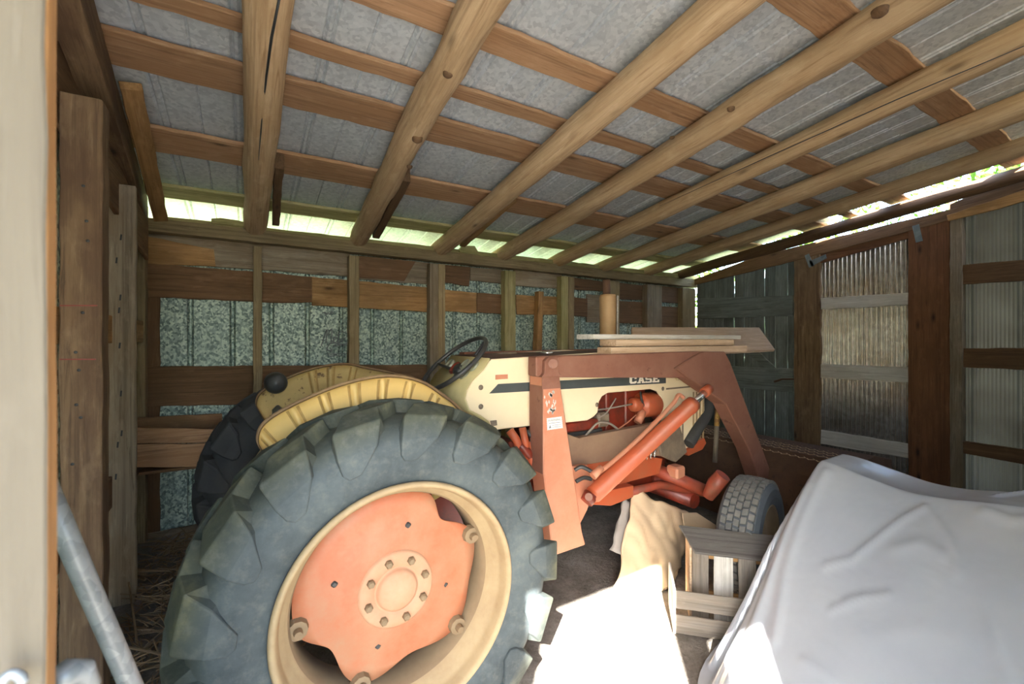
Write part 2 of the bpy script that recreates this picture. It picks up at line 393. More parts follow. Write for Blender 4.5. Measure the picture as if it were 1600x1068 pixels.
# ground and floor
def plane(name, x0, x1, y0, y1, z, mat, nx=1, ny=1, amp=0):
    vs = []; fs = []
    for j in range(ny + 1):
        for i in range(nx + 1):
            x = x0 + (x1 - x0) * i / nx; y = y0 + (y1 - y0) * j / ny
            vs.append((x, y, z + (amp * noise.noise((x * 1.7, y * 1.7, 3)) + amp * .4 * noise.noise((x * 7, y * 7, 9)) if amp else 0)))
    for j in range(ny):
        for i in range(nx):
            k = j * (nx + 1) + i; fs.append((k, k + 1, k + nx + 2, k + nx + 1))
    return link(name, mesh(vs, fs), mat, smooth=True)
struct(plane('floor', -1.0, 5.9, -.45, 4.4, -.005, 'dirt', 120, 90, .010))
struct(plane('ground', -40, 50, -30, 50, -.05, 'outside'))
struct(plane('driveway', -8, 14, -12, -.4, -.03, 'gravel'))

# roof metal: ribs run up the slope
def roof_sheet():
    vs = []; fs = []
    for y0, y1, dz, x1 in ((-1.0, 1.25, 0, 5.28), (1.2, 2.35, .008, 5.28), (2.30, 3.25, .016, 5.50), (3.2, 4.78, .024, 5.60)):
        prof = []; x = -1.1
        while x < x1 - .25:
            prof += [(x, 0), (x + .010, .016), (x + .020, 0), (x + .032, 0), (x + .042, .016), (x + .052, 0), (x + .19, 0), (x + .197, .010), (x + .204, 0)]; x += .345
        prof.append((x1, 0)); n = len(prof); b = len(vs)
        for y in (y0, y1):
            for px, pz in prof: vs.append((px, y, zr(y, .110) + pz + dz))
        for i in range(n - 1): fs.append((b + i, b + i + 1, b + n + i + 1, b + n + i))
    return mesh(vs, fs)
struct(link('ceiling', roof_sheet(), 'roofmetal'))

# log rafters: (bottom pixel, top pixel), label
def ext(a, b, y):
    t = (y - a.y) / (b.y - a.y); return a + (b - a) * t
RAFT = [((400, 345), (420, 0), .085, .085, 'square-hewn log rafter with a long drying crack, leftmost of the rafters', 'log'),
        ((560, 370), (765, 0), .080, .086, 'thick knotted log rafter, second from the left', 'log'),
        ((690, 383), (1155, 0), .082, .088, 'smooth pale log rafter, third from the left', 'log'),
        ((785, 397), (1440, 0), .080, .086, 'pale log rafter, fourth from the left, with bark left along one side', 'log'),
        ((880, 403), (1600, 57), .076, .080, 'log rafter with a thin lengthwise crack, fifth from the left', 'log'),
        ((945, 415), (1600, 165), .074, .082, 'log rafter, sixth from the left', 'log'),
        ((1015, 422), (1600, 226), .066, .070, 'cracked log rafter beside the sky slits, seventh from the left', 'log')]
for i, (a, b, r0, r1, lab, m) in enumerate(RAFT):
    A = P(*a, roof=0); B = P(*b, roof=0); X0 = ext(A, B, 4.5); X1 = ext(A, B, -.6)
    lg = tag(log('log_rafter', X0, X1, r0 * .96, r1, m, amp=.016 if i in (1, 3) else .009, bend=0 if i in (0, 4) else .016), lab, 'rafter', 'log rafters under the roof')
    if i == 0: tube('drying_crack', [P(438, -10, roof=-.083), P(424, 60, roof=-.083), P(416, 120, roof=-.083), P(408, 200, roof=-.083), P(404, 250, roof=-.081)], [.004, .0055, .005, .004, .0015], 'black', lg, 6)
    if i == 4: tube('drying_crack', [P(1030, 322, roof=-.075), P(1200, 245, roof=-.077), P(1400, 156, roof=-.078), P(1600, 72, roof=-.078)], [.001, .003, .003, .002], 'darkrubber', lg, 6)
    if i in (1, 3):
        for kx, ky, kr in (((1142, 172, .02), (1375, 22, .03), (1050, 216, .014)) if i == 3 else ((652, 220, .030), (700, 118, .024), (640, 262, .018))):
            lathe_obj('knot', [(0, -kr * .35), (kr * .5, -kr * .3), (kr * .9, 0), (kr, kr * .6)], P(kx, ky, roof=-.078), 'brown', lg, 14, 'Z')
A = P(1060, 430, roof=0); B = P(1600, 270, roof=0)
tag(log('log_rafter', ext(A, B, 4.5), ext(A, B, -.6), .062, .066, 'brown', bend=.006), 'dark log rafter just above the leafy gap, nearest the right wall', 'rafter', 'log rafters under the roof')
# roof boards across the rafters (y front, y back)
RB = [(3.80, 4.00, 'eavelit', 'pale yellow-tinted roof board just above the back wall plate'),
      (3.06, 3.33, 'roofboard', 'wide roof board, second from the back eave'),
      (2.36, 2.585, 'roofboard', 'wide orange-brown roof board, third from the back eave'),
      (2.075, 2.165, 'roofboard', 'narrow roof board, fourth from the back eave'),
      (1.66, 1.81, 'roofboard', 'light brown roof board with pale scars, fifth from the back eave'),
      (.885, 1.05, 'roofboard', 'rough reddish roof board nearest the front, at the upper right')]
for y0, y1, m, lab in RB:
    ym = (y0 + y1) / 2
    o = board('roof_board', (-1.05, ym, zr(ym, .083)), (5.46, ym, zr(ym, .083)), y1 - y0, .024, (0, -SL, -1), m, jit=.005)
    tag(o, lab, 'board', 'roof boards across the rafters')
# short scabs nailed beside rafters at the eave
for (a, b, w, lab) in [((424, 352), (428, 262), .05, 'short dark board nailed beside the leftmost log rafter'),
                       ((582, 372), (628, 282), .06, 'short board nailed beside the thick knotted rafter'),
                       ((718, 385), (797, 314), .06, 'short pale board nailed beside the third log rafter'),
                       ((800, 398), (880, 345), .05, 'short yellowish splint nailed beside the fourth log rafter')]:
    A = P(*a, roof=-.03) + Vector((.03, 0, 0)); B = P(*b, roof=-.03) + Vector((.03, 0, 0))
    tag(slab('rafter_splint', [A + Vector((-w / 2, 0, 0)), B + Vector((-w / 2, 0, 0)), B + Vector((w / 2, 0, 0)), A + Vector((w / 2, 0, 0))], (0, -.1, -1), .10, 'brown' if a[0] < 600 else 'orange', B - A, None, .004), lab, 'board', 'splints beside the rafters')

# back wall: metal sheet, plate, studs, boards
def rib_sheet(x0, x1, z0, z1, y, pitch, lap):
    prof = []; x = x0
    while x < x1 - .06:
        prof += [(x, 0), (x + .006, -.014), (x + .016, 0), (x + .028, 0), (x + .038, -.014), (x + .044, 0)]; x += pitch
    prof.append((x1, 0)); n = len(prof); vs = []; fs = []
    zs = [(z0, 0), (lap, 0), (lap, -.006), (z1, -.006)]
    for z, dy in zs:
        for px, d in prof: vs.append((px, y + d + dy, z))
    for r in range(3):
        for i in range(n - 1): fs.append((r * n + i, r * n + i + 1, (r + 1) * n + i + 1, (r + 1) * n + i))
    return mesh(vs, fs)
struct(link('wall_back', rib_sheet(-.95, 5.7, -.04, 2.32, 4.235, .277, 1.60), 'wallmetal'))
YW = 4.10
tag(board('wall_plate', P(150, 341, Y=YW), P(1094, 443.5, Y=YW), .10, .12, NY, 'stud', jit=.003), 'long top plate beam along the back wall', 'beam')
tag(slab('top_beam', quadY([(243, 343), (1092, 437), (1092, 431), (243, 336)], YW + .03), NY, .09, 'eavelit', (1, 0, 0), None, .003), 'thin yellow-tinted board lying on top of the back wall plate', 'beam')
STUD = [(218, 19, 'stud', 'corner stud at the left end of the back wall'), (402.5, 14, 'stud', 'thin back wall stud left of the far yellow fender'),
        (553.5, 16, 'stud', 'back wall stud beside the black scrawled writing'), (678.5, 13, 'grey', 'darker one of the paired studs behind the steering wheel'),
        (690.5, 10.5, 'stud', 'lighter one of the paired studs behind the steering wheel'), (797.5, 17, 'eavelit', 'yellowish back wall stud above the cream hood'),
        (882.5, 11, 'eavelit', 'left one of the paired studs left of the exhaust stack'), (893, 9, 'stud', 'right one of the paired studs left of the exhaust stack'),
        (960, 17, 'stud', 'back wall stud just behind the exhaust stack'), (1023, 23, 'grey', 'wide back wall stud above the plank pile'),
        (1077, 20, 'stud', 'corner stud where the back wall meets the plank door')]
for px, w, m, lab in STUD:
    yt = 352 + (px - 215) * .0975 + 14
    a = P(px, yt, Y=YW); x = a.x; ww = P(px + w / 2, 500, Y=YW).x - P(px - w / 2, 500, Y=YW).x
    tag(board('wall_stud', (x, YW, a.z), (x, YW, 0.0), ww, .088, NY, m), lab, 'stud', 'studs of the back wall')
tag(board('wall_stud', P(846, 455, Y=YW), P(842, 560, Y=YW), .07, .085, NY, 'orange'), 'short orange stud leaning beside the paired studs near the exhaust stack', 'stud', 'studs of the back wall')
GB = [([(229, 369), (334, 389), (337, 416), (229, 413)], 'orange', 'short orange-brown board with a split edge, top left of the back wall', 0),
      ([(228, 362), (547, 396), (547, 432), (228, 408)], 'grey', 'long grey-tan board under the plate at the left of the back wall', .012),
      ([(229, 410), (488, 432), (488, 472), (440, 473), (229, 463)], 'brown', 'wide dark board across the upper left of the back wall', 0),
      ([(487, 432), (672, 449), (672, 488), (640, 485), (487, 477)], 'orange', 'orange board with knots right of the wide dark board', 0),
      ([(695, 452), (745, 457), (745, 489), (695, 486)], 'orange', 'square-ended orange board behind the steering wheel, between two studs', 0),
      ([(745, 457), (786, 460), (786, 491), (745, 487)], 'brown', 'brown board left of the yellowish stud', 0),
      ([(560, 399), (650, 408), (632, 439), (560, 433)], 'brown', 'reddish board with a slanted end under the plate', 0),
      ([(560, 399), (672, 411), (672, 444), (560, 436)], 'grey', 'light board showing behind the slanted reddish board', .012),
      ([(695, 413), (735, 417), (733, 447), (695, 441)], 'brown', 'rough red-brown board end under the plate above the steering wheel', 0),
      ([(735, 417), (786, 421), (786, 443), (735, 438)], 'grey', 'tan board under the plate left of the yellowish stud', .012),
      ([(803, 417), (878, 427), (878, 451), (803, 446)], 'grey', 'tan board under the plate right of the yellowish stud', 0),
      ([(806, 460), (876, 464), (876, 492), (808, 491)], 'orange', 'orange board right of the yellowish stud', 0),
      ([(897, 433), (952, 441), (952, 455), (897, 452)], 'brown', 'dark board under the plate left of the exhaust stack', 0),
      ([(897, 464), (918, 466), (918, 495), (897, 493)], 'brown', 'short reddish board end left of the exhaust stack', 0),
      ([(917, 459), (953, 462), (953, 505), (917, 503)], 'grey', 'short grey board right behind the exhaust stack', .012),
      ([(968, 441), (1012, 447), (1012, 469), (968, 467)], 'brown', 'uppermost dark board right of the exhaust stack', 0),
      ([(968, 470), (1012, 472), (1012, 506), (968, 504)], 'brown', 'second dark board right of the exhaust stack', 0),
      ([(1034, 446), (1068, 450), (1068, 474), (1034, 472)], 'brown', 'uppermost dark board in the right corner of the back wall', 0),
      ([(1034, 478), (1068, 480), (1068, 520), (1034, 519)], 'brown', 'lower dark board in the right corner of the back wall', 0),
      ([(228, 573), (398, 571), (398, 631), (228, 635)], 'brown', 'wide brown board low on the back wall left of the tractor', 0),
      ([(398, 571), (690, 569), (690, 596), (398, 631)], 'brown', 'brown board behind the yellow fenders', .012),
      ([(228, 463), (250, 464), (250, 834), (228, 838)], 'brown', 'upright dark board beside the left corner stud', .014),
      ([(226, 834), (420, 798), (420, 822), (226, 856)], 'grey', 'sill board at the foot of the back wall', -.01)]
for q, m, lab, d in GB:
    tag(slab('wall_board', quadY(q, 4.19 + d), NY, .018, m, (1, 0, 0) if 'upright' not in lab else (0, 0, 1), None, .004), lab, 'board', 'boards of the back wall')
# scraps of wood on the plate
for q, lab in [([(330, 341), (345, 340), (372, 344), (398, 351), (398, 356), (330, 349)], 'splintered scrap of wood on the back wall plate beside the leftmost rafter'),
               ([(718, 390), (724, 383), (742, 384), (748, 394), (748, 397), (718, 394)], 'small scrap of wood on the back wall plate between the third and fourth rafter')]:
    tag(slab('wood_scrap', quadY(q, YW + .02), NY, .06, 'eavelit', (1, 0, 0), None, .002), lab, 'wood')

# scribbled maker's writing on the wall metal
def scribble():
    Z = lambda x, y: P(200 + x / 3.052, 330 + y / 3.052, Y=4.222)
    L = [[(922, 640), (932, 612), (944, 572), (950, 566), (948, 590), (944, 628)], [(944, 600), (960, 575), (970, 562), (972, 590), (968, 628), (978, 618)],
         [(978, 618), (990, 606), (986, 598), (980, 612), (986, 626), (998, 616), (1004, 590), (1008, 574)], [(1004, 600), (1000, 622), (1008, 626), (1016, 606), (1020, 624), (1028, 606), (1036, 604), (1042, 600)],
         [(996, 592), (1018, 586)], [(958, 632), (990, 628), (1014, 634), (1044, 628)], [(960, 636), (950, 650), (956, 664), (972, 658), (966, 672)], [(980, 642), (990, 634), (994, 644), (1004, 634), (1010, 642), (1022, 632), (1030, 640), (1044, 632)],
         [(952, 680), (1040, 678)], [(956, 688), (972, 690), (990, 686), (1012, 690), (1034, 687)], [(928, 486), (938, 480), (946, 494), (954, 482), (962, 492), (972, 478), (980, 488)], [(1010, 576), (1022, 572), (1030, 578), (1040, 572)]]
    t = empty('scrawled_writing', Z(980, 620), 'black handwritten scrawl on the grey metal of the back wall', 'writing')
    for l in L: tube('pen_stroke', smoothpath([Z(*p) for p in l], 4), .004, 'ink', t, 6)
scribble()

# wooden box on the wall at left
t = empty('wooden_bin', (-.4, 3.9, .58), 'open wooden bin of rough boards behind the left posts, under the low brown board', 'bin')
slab('front_board', quadY([(212, 668), (341, 670), (345, 692), (211, 692)], 3.80), NY, .022, 'roofboard', (1, 0, 0), t, .003)
slab('front_board', quadY([(211, 694), (341, 693), (333, 729), (210, 730)], 3.80), NY, .022, 'roofboard', (1, 0, 0), t, .003)
slab('back_board', quadY([(214, 652), (347, 646), (347, 675), (214, 675)], 4.03), NY, .02, 'brown', (1, 0, 0), t, .003)
a = P(341, 670, Y=3.81); b = P(333, 729, Y=3.81)
slab('end_board', [(a.x - .02, 3.82, a.z), (a.x - .02, 4.05, a.z), (a.x - .02, 4.05, b.z), (a.x - .02, 3.82, b.z)], (1, 0, 0), .02, 'brown', (0, 1, 0), t, .002)
slab('bottom_board', [(-.62, 3.82, b.z + .02), (a.x - .02, 3.82, b.z + .02), (a.x - .02, 4.05, b.z + .02), (-.62, 4.05, b.z + .02)], NZ, .02, 'brown', (1, 0, 0), t)

# left wall
XLW = lambda y: -.66 + (4.1 - y) * .062
def left_sheet():
    vs = []; fs = []; n = 60
    for i in range(n + 1):
        y = -.35 + 4.6 * i / n; d = -.13 + (.012 if i % 4 == 0 else 0) - max(0, 1.6 - y) * .062
        vs += [(XLW(y) + d, y, -.04), (XLW(y) + d, y, zr(y, .12))]
    for i in range(n): fs.append((2 * i, 2 * i + 2, 2 * i + 3, 2 * i + 1))
    return mesh(vs, fs)
struct(link('wall_left', left_sheet(), 'wallmetal'))
def post(name, x0, x1, y, dy, z0, z1, mat, lab, cat='post', group=None):
    o = slab(name, [(x0, y, z0), (x0, y, z1), (x1, y, z1), (x1, y, z0)], NY, dy, mat, (0, 0, 1), None, .003, .004)
    return tag(o, lab, cat, group)
a = P(92, 160, Y=2.25); b = P(160, 160, Y=2.25)
POSTA = post('wall_post', a.x, b.x, 2.25, .10, 0, P(160, 155, Y=2.25).z, 'darkpost', 'dark weathered post of the left wall with red chalk lines, nearest the camera')
a = P(166, 284, Y=3.2); b = P(212, 284, Y=3.2)
POSTB = post('wall_post', a.x, b.x, 3.2, .04, 0, a.z, 'grey', 'pale grey plank post of the left wall with a column of nail holes')
for yy, xx in ((476, 152), (560, 150)):
    slab('chalk_line', [P(93, yy, Y=2.2485), P(xx, yy, Y=2.2485), P(xx, yy + 2.2, Y=2.2485), P(93, yy + 2.2, Y=2.2485)], NY, .001, 'deepred', (1, 0, 0), POSTA, 0, 0)
for hx, hy in ((130, 290), (137, 376), (135, 345), (129, 488), (118, 550), (123, 578), (119, 632), (126, 652), (113, 725)):
    lathe_obj('nail_hole', [(0, -.001), (.004, -.001), (.006, .001)], P(hx, hy, Y=2.249), 'black', POSTA, 8)
for hx, hy in ((181, 402), (188, 366), (187, 460), (185, 480), (186, 535), (188, 610), (189, 672), (183, 690), (180, 740)):
    slab('nail_hole', [P(hx, hy, Y=3.1985), P(hx + 3, hy, Y=3.1985), P(hx + 2, hy + 9, Y=3.1985), P(hx - 1, hy + 9, Y=3.1985)], NY, .001, 'black', (0, 0, 1), POSTB, 0, 0)
# left top beam and planks
bm0 = Vector((XLW(4.05) + .05, 4.05, zr(4.05, -.09))); bm1 = Vector((XLW(.3) + .06, .3, zr(.3, -.09)))
tag(slab('wall_beam', [bm0, bm1, bm1 + Vector((0, 0, .17)), bm0 + Vector((0, 0, .17))], (1, 0, 0), .10, 'darkpost', bm1 - bm0, None, .003), 'dark sloping beam along the top of the left wall', 'beam')
for y0, y1, z0, z1, m, lab in [(.7, 4.05, 2.05, 2.33, 'brown', 'reddish-brown board on the left wall under the sloping beam'), (1.6, 4.05, 1.45, 1.60, 'orange', 'narrow board on the left wall between the two posts'),
                           (1.6, 4.05, .55, .72, 'brown', 'low board on the left wall behind the two posts')]:
    tag(slab('wall_board', ([(XLW(y0) - .05, y0, z0), (XLW(y1) - .05, y1, z0), (XLW(y1) - .05, y1, z1), (XLW(y0) - .05, y0, z1)] if z0 < 2 else [(XLW(y0) - .05, y0, zr(y0, -.36)), (XLW(y1) - .05, y1, zr(y1, -.36)), (XLW(y1) - .05, y1, zr(y1, .02)), (XLW(y0) - .05, y0, zr(y0, .02))]), (1, 0, 0), .022, m, (0, 1, 0), None, .003), lab, 'board', 'boards of the left wall')
# orange brace board up to the roof at left
A = P(252, 346, Y=4.06); B = P(206, 140, Y=2.68)
tag(board('brace_board', A, B, .085, .04, (0.25, -.5, -1), 'orange', jit=.003), 'short orange brace board rising from the back plate to the roof at left', 'board')

# foreground doorpost, pipe
t = empty('door_post', (-.4, .55, 0), 'cream doorpost board very close at the left edge of the picture', 'post')
a = P(71, 500, Y=.55); b = P(87, 500, Y=.583)
slab('front_face_board', [(-.36, .55, 0), (-.36, .55, 2.80), (a.x, .55, 2.80), (a.x, .55, 0)], NY, .004, 'creampost', (0, 0, 1), t, .0015)
slab('sawn_edge', [(-.36, .5543, 0), (-.36, .5543, 2.80), (a.x, .5543, 2.80), (a.x, .5543, 0)], NY, .026, 'orangeedge', (0, 0, 1), t, .001)
A = P(62, 740, Y=.97); B = P(236, 1142, Y=1.04); B = A + (B - A) * ((A.z - .0) / (A.z - B.z))
t2 = tube('metal_pipe', [A.lerp(B, i / 8) for i in range(9)], .0155, 'pipe', None, 16)
tag(t2, 'grey galvanised pipe leaning across the lower left corner', 'pipe')
t = empty('gate_latch', P(110, 1090, Y=.62), 'blurred pale metal latch at the bottom left corner in front of the dark post', 'latch')
tube('latch_bar', [P(78, 1068, Y=.62), P(105, 1052, Y=.63), P(128, 1048, Y=.64), P(142, 1075, Y=.64)], [.012, .014, .012, .009], 'pipe', t, 12)
tube('latch_ring', smoothpath([P(20 + 16 * cos(k * pi / 6) , 1066 + 14 * sin(k * pi / 6), Y=.53) for k in range(6, 13)], 3), .004, 'pipe', t, 8)

# right wall ------------------------------------------------------------
def slabX(name, q, X, t_, mat, lab=None, cat='board', group=None, parent=None, xdir=(0, 1, 0), jit=.003):
    o = slab(name, quadX(q, X), NX, t_, mat, xdir, parent, jit)
    if lab: tag(o, lab, cat, group)
    return o
door = empty('plank_door', (XR, 3.4, 0), 'dark grey-green plank door with cross boards in the back right corner', 'door')
ys = [4.095]; random.seed(5)
while ys[-1] > 2.82: ys.append(ys[-1] - random.uniform(.115, .15))
ys[-1] = 2.765
for i in range(len(ys) - 1):
    g = .0006 if i not in (4, 7) else .0035
    y0 = ys[i] - g; y1 = ys[i + 1] + g
    slab('door_plank', [(XR + .02, y0, .03), (XR + .02, y1, .03), (XR + .02, y1 + random.uniform(-.004, .004), 2.29 + .10 * (4.1 - y1)), (XR + .02, y0 + random.uniform(-.003, .003), 2.29 + .10 * (4.1 - y0))], NX, .02, 'greendoor', (0, 0, 1), door, .0035)
slabX('cross_board', [(1090, 466), (1239, 461), (1239, 493), (1090, 498)], XR - .004, .022, 'greendoor', parent=door)
slabX('cross_board', [(1090, 570), (1239, 576), (1239, 613), (1090, 600)], XR - .004, .022, 'greendoor', parent=door)
slabX('brace_board', [(1160, 546), (1172, 538), (1212, 574), (1196, 574)], XR - .002, .02, 'greendoor', parent=door)
tube('latch', [P(1210, 596, X=XR - .03), P(1222, 592, X=XR - .03), P(1240, 592, X=XR - .03)], [.014, .01, .008], 'bucketrust', door, 8)
slabX('wall_post', [(1240.5, 402), (1281, 394), (1281, 730), (1240.5, 720)], XR - .02, .10, 'darkpost', 'weathered brown post between the plank door and the corrugated panel', 'post', None, None, (0, 0, 1), .005)
# corrugated panel
def corr_mesh():
    y1 = P(1280, 500, X=XR).y + .02; y0 = P(1421, 500, X=XR).y - .02
    vs = []; fs = []; n = 20 * 10
    for i in range(n + 1):
        f = i / n; y = y1 + (y0 - y1) * f; d = .019 * sin(f * 20 * 2 * pi)
        vs += [(XR + .03 + d, y, .02), (XR + .03 + d, y, 2.42 + (y1 - y) * .15)]
    for i in range(n): fs.append((2 * i, 2 * i + 2, 2 * i + 3, 2 * i + 1))
    return mesh(vs, fs)
cp = empty('corrugated_panel', (XR, 2.1, 0), 'silvery corrugated metal panel with three whitewashed cross boards', 'panel')
link('corrugated_sheet', corr_mesh(), 'corr', cp, smooth=True)
for q in ([(1280, 466), (1419, 457), (1419, 475.7), (1280, 483)], [(1279, 569), (1419, 573.5), (1419, 597), (1279, 589.4)], [(1277, 670), (1419, 693), (1419, 715.6), (1277, 692)]):
    slabX('cross_board', q, XR, .02, 'whitewood', parent=cp)
slabX('wall_board', [(1281, 393), (1422, 355), (1421, 372), (1281, 411)], XR - .012, .025, 'redplank', 'sloping red-brown board along the top of the corrugated panel', 'board', 'boards of the right wall')
slabX('wall_post', [(1419, 356), (1484, 340), (1484, 790), (1419, 775)], XR - .02, .04, 'redplank', 'wide red-brown plank post right of the corrugated panel', 'post', None, None, (0, 0, 1), .003)
slabX('wall_post', [(1484, 343), (1503, 338), (1503, 800), (1484, 795)], XR - .03, .10, 'grey', 'narrow grey post between the red-brown plank and the translucent panels', 'post', None, None, (0, 0, 1), .004)
# sloping plate of right wall
A = P(1085, 440, X=XR - .01); B = P(1600, 297, X=XR - .01)
tag(slab('wall_plate', quadX([(1085, 445), (1240, 408), (1420, 361), (1700, 288), (1700, 268), (1489, 326), (1186, 399), (1085, 436)], XR - .022), NX, .024, 'brown', B - A, None, .003), 'dark sloping top plate of the right wall under the leafy gap', 'beam')
tag(slab('wall_plate', [P(1484, 335, X=XR - .02), P(1640, 280, X=XR - .02), P(1640, 256, X=XR - .02), P(1484, 319, X=XR - .02)], NX, .08, 'brown', B - A, None, .003), 'dark upper strip closing the front end of the gap above the right wall', 'beam')
slabX('wall_board', [(1479, 336), (1625, 288), (1625, 306), (1560, 326), (1481, 345)], XR - .045, .03, 'orange', 'bright orange board with wavy lower edge above the translucent panels', 'board', 'boards of the right wall')
# translucent panels
def polymesh(y0, y1, z0, z1):
    vs = []; fs = []; n = int((y1 - y0) / .0125)
    for i in range(n + 1):
        y = y0 + (y1 - y0) * i / n; f = (y - y0) % .32
        d = -.018 if f < .025 or .05 < f < .075 else (.0025 if i % 2 else 0)
        vs += [(-y, d, z0), (-y, d, z1)]
    for i in range(n): fs.append((2 * i, 2 * i + 2, 2 * i + 3, 2 * i + 1))
    return mesh(vs, fs)
w = Matrix(((0, -1, 0, XR + .05), (-1, 0, 0, 0), (0, 0, 1, 0), (0, 0, 0, 1)))
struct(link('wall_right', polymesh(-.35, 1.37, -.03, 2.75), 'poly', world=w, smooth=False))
for q, lab in (([(1501, 414), (1640, 402), (1640, 436), (1501, 444)], 'uppermost dark board across the translucent panels'), ([(1501, 544), (1640, 543), (1640, 579), (1501, 573.5)], 'middle dark board across the translucent panels'),
               ([(1499, 688), (1640, 708), (1640, 732), (1499, 707)], 'lowest brown board across the translucent panels')):
    slabX('wall_board', q, XR, .03, 'brown', lab, 'board', 'boards of the right wall')
# duct tape
for q, lab in (([(1425, 353), (1436, 350), (1442, 376), (1431, 379)], 'strip of grey tape on the wide red-brown plank'), ([(1257, 399), (1264, 396), (1272, 415), (1264, 418)], 'upright strip of grey tape at the top of the brown post'),
               ([(1264, 408), (1290, 397), (1292, 403), (1268, 416)], 'slanting strip of grey tape beside the corrugated panel')):
    slabX('tape_strip', q, XR - .024, .002, 'tape', lab, 'tape', 'grey tape strips on the right wall', jit=0)

# front wall behind the camera: boards with a doorway, plus unseen pieces added to shape the sun patch
YF = -.36
def fw(name, x0, x1, z0, z1, mat): return struct(slab(name, [(x0, YF, z0), (x1, YF, z0), (x1, YF, z1), (x0, YF, z1)], (0, 1, 0), .03, mat, (1, 0, 0), None))
fw('wall_front', -1.0, -.67, -.02, 2.9, 'grey')
fw('trim_1', -.67, 5.6, 2.20, 2.36, 'grey')
fw('shade_post', .215, .40, 0, 2.2, 'grey')  # unseen post added in the doorway to shade the crate front
fw('trim_4', -1.0, 5.6, 2.36, 2.9, 'grey')
fw('shade_board', .40, .60, 1.64, 2.2, 'grey')  # unseen board added to keep the sun off the crate top
fw('trim_5', .60, 5.6, .9, 2.2, 'grey')
fw('trim_3', .60, 5.6, -.02, .9, 'grey')

# ================================================================== TRACTOR
T = empty('tractor', (1.4, 2.25, 0), 'old cream and orange-red farm tractor with front loader and big rear tires', 'tractor')
WC = Vector((.445, 1.40, .608)); TW = .33
def tire_mesh():
    prof = [(.375, .05), (.385, .022), (.41, .006), (.45, -.004), (.50, -.006), (.535, .006), (.565, .028), (.585, .06), (.595, .10), (.60, TW / 2)]
    prof = prof + [(r, TW - y) for r, y in prof[-2::-1]]
    vs, fs, mi = lathe(prof, 120); sm = [True] * len(fs)
    st = [(.470, -.004, 0, (.012, .026), .010, 0, 1), (.492, -.004, -.008, (.034, .044), .012, .05, 1), (.535, .004, -.035, (.070, .058), .019, .3, .95), (.575, .035, -.075, (.084, .074), .045, .85, .5), (.594, .09, -.135, (.062, .060), .048, 1, .1), (.600, .155, -.28, (.042, .042), .046, 1, 0)]
    NL = 17
    for side in (0, 1):
        for i in range(NL):
            th = 2 * pi * (i + (.5 if side else 0)) / NL + radians(3.4)
            b = len(vs); n = len(st); wob = random.uniform(.92, 1.06)
            for r, y, da, hw, h, a, c in st:
                an = th + da; er = Vector((cos(an), 0, sin(an))); et = Vector((-sin(an), 0, cos(an))); ey = Vector((0, -1 if not side else 1, 0))
                p = er * r; p.y = y if not side else TW - y
                nn = (er * a + ey * c).normalized(); nn_in = -nn * .02
                h0, h1 = hw[0] * wob, hw[1] * wob
                vs += [tuple(p + nn_in - et * h0 * 1.12), tuple(p + nn * h - et * h0), tuple(p + nn * h + et * h1), tuple(p + nn_in + et * h1 * 1.12)]
            for k in range(n - 1):
                for q in range(3):
                    fs.append((b + k * 4 + q, b + k * 4 + q + 1, b + (k + 1) * 4 + q + 1, b + (k + 1) * 4 + q)); mi.append(1 if k >= 2 else 0); sm.append(False)
            fs.append((b, b + 1, b + 2, b + 3)); mi.append(0); sm.append(False)
            fs.append((b + (n - 1) * 4, b + (n - 1) * 4 + 1, b + (n - 1) * 4 + 2, b + (n - 1) * 4 + 3)); mi.append(1); sm.append(False)
    vs = [(x, y, max(z, -WC.z + .004)) for x, y, z in vs]
    me = bpy.data.meshes.new('tire'); me.from_pydata(vs, [], fs)
    for p, k, s in zip(me.polygons, mi, sm): p.material_index = k; p.use_smooth = s
    bm = bmesh.new(); bm.from_mesh(me); bmesh.ops.recalc_face_normals(bm, faces=bm.faces); bm.to_mesh(me); bm.free()
    return me
def rim_prof(): return [(.374, .10), (.374, .045), (.382, .028), (.394, .018), (.397, .004), (.390, -.006), (.380, -.004), (.374, .008), (.368, .03), (.365, .05), (.352, .056), (.350, .080), (.341, .084), (.339, .10), (.333, .104), (.331, .24), (.345, .27), (.37, .31)]
RIMI = [0] * 13 + [1] * 4
def disc_mesh():
    cl = {22: .322, -42: .318, -112: .318, -172: .322}
    ct = {49: .262, -12: .292, -78: .262, -145: .258, 68: .325, 80: .330, 120: .330, 165: .328}
    pts = sorted([(a % 360, r) for a, r in list(cl.items()) + list(ct.items())])
    def R(a):
        for i in range(len(pts)):
            a0, r0 = pts[i]; a1, r1 = pts[(i + 1) % len(pts)]
            if a1 < a0: a1 += 360
            aa = a if a >= a0 else a + 360
            if a0 <= aa <= a1:
                t = (aa - a0) / (a1 - a0); t = t * t * (3 - 2 * t)
                return r0 + (r1 - r0) * t
        return .3
    n = 144; rings = [0, .06, .115, .15, .20, .24, .27, None]; ys = [0, 0, .0, .0, .012, .018, .020, .02]
    vs = [(0, 0, 0)]; fs = []
    for k in range(1, len(rings)):
        for i in range(n):
            a = 360 * i / n; Rm = R(a); r = min(rings[k], Rm * .985) if rings[k] else Rm
            vs.append((r * cos(radians(a)), ys[k], r * sin(radians(a))))
    for i in range(n):
        fs.append((0, 1 + i, 1 + (i + 1) % n))
        for k in range(len(rings) - 2):
            o = 1 + k * n; fs.append((o + i, o + n + i, o + n + (i + 1) % n, o + (i + 1) % n))
    return mesh(vs, fs), cl
tire = link('rear_tire', tire_mesh(), ['tire', 'tire'], T, world=Matrix.Translation(WC), bevel=.005, seg=2)
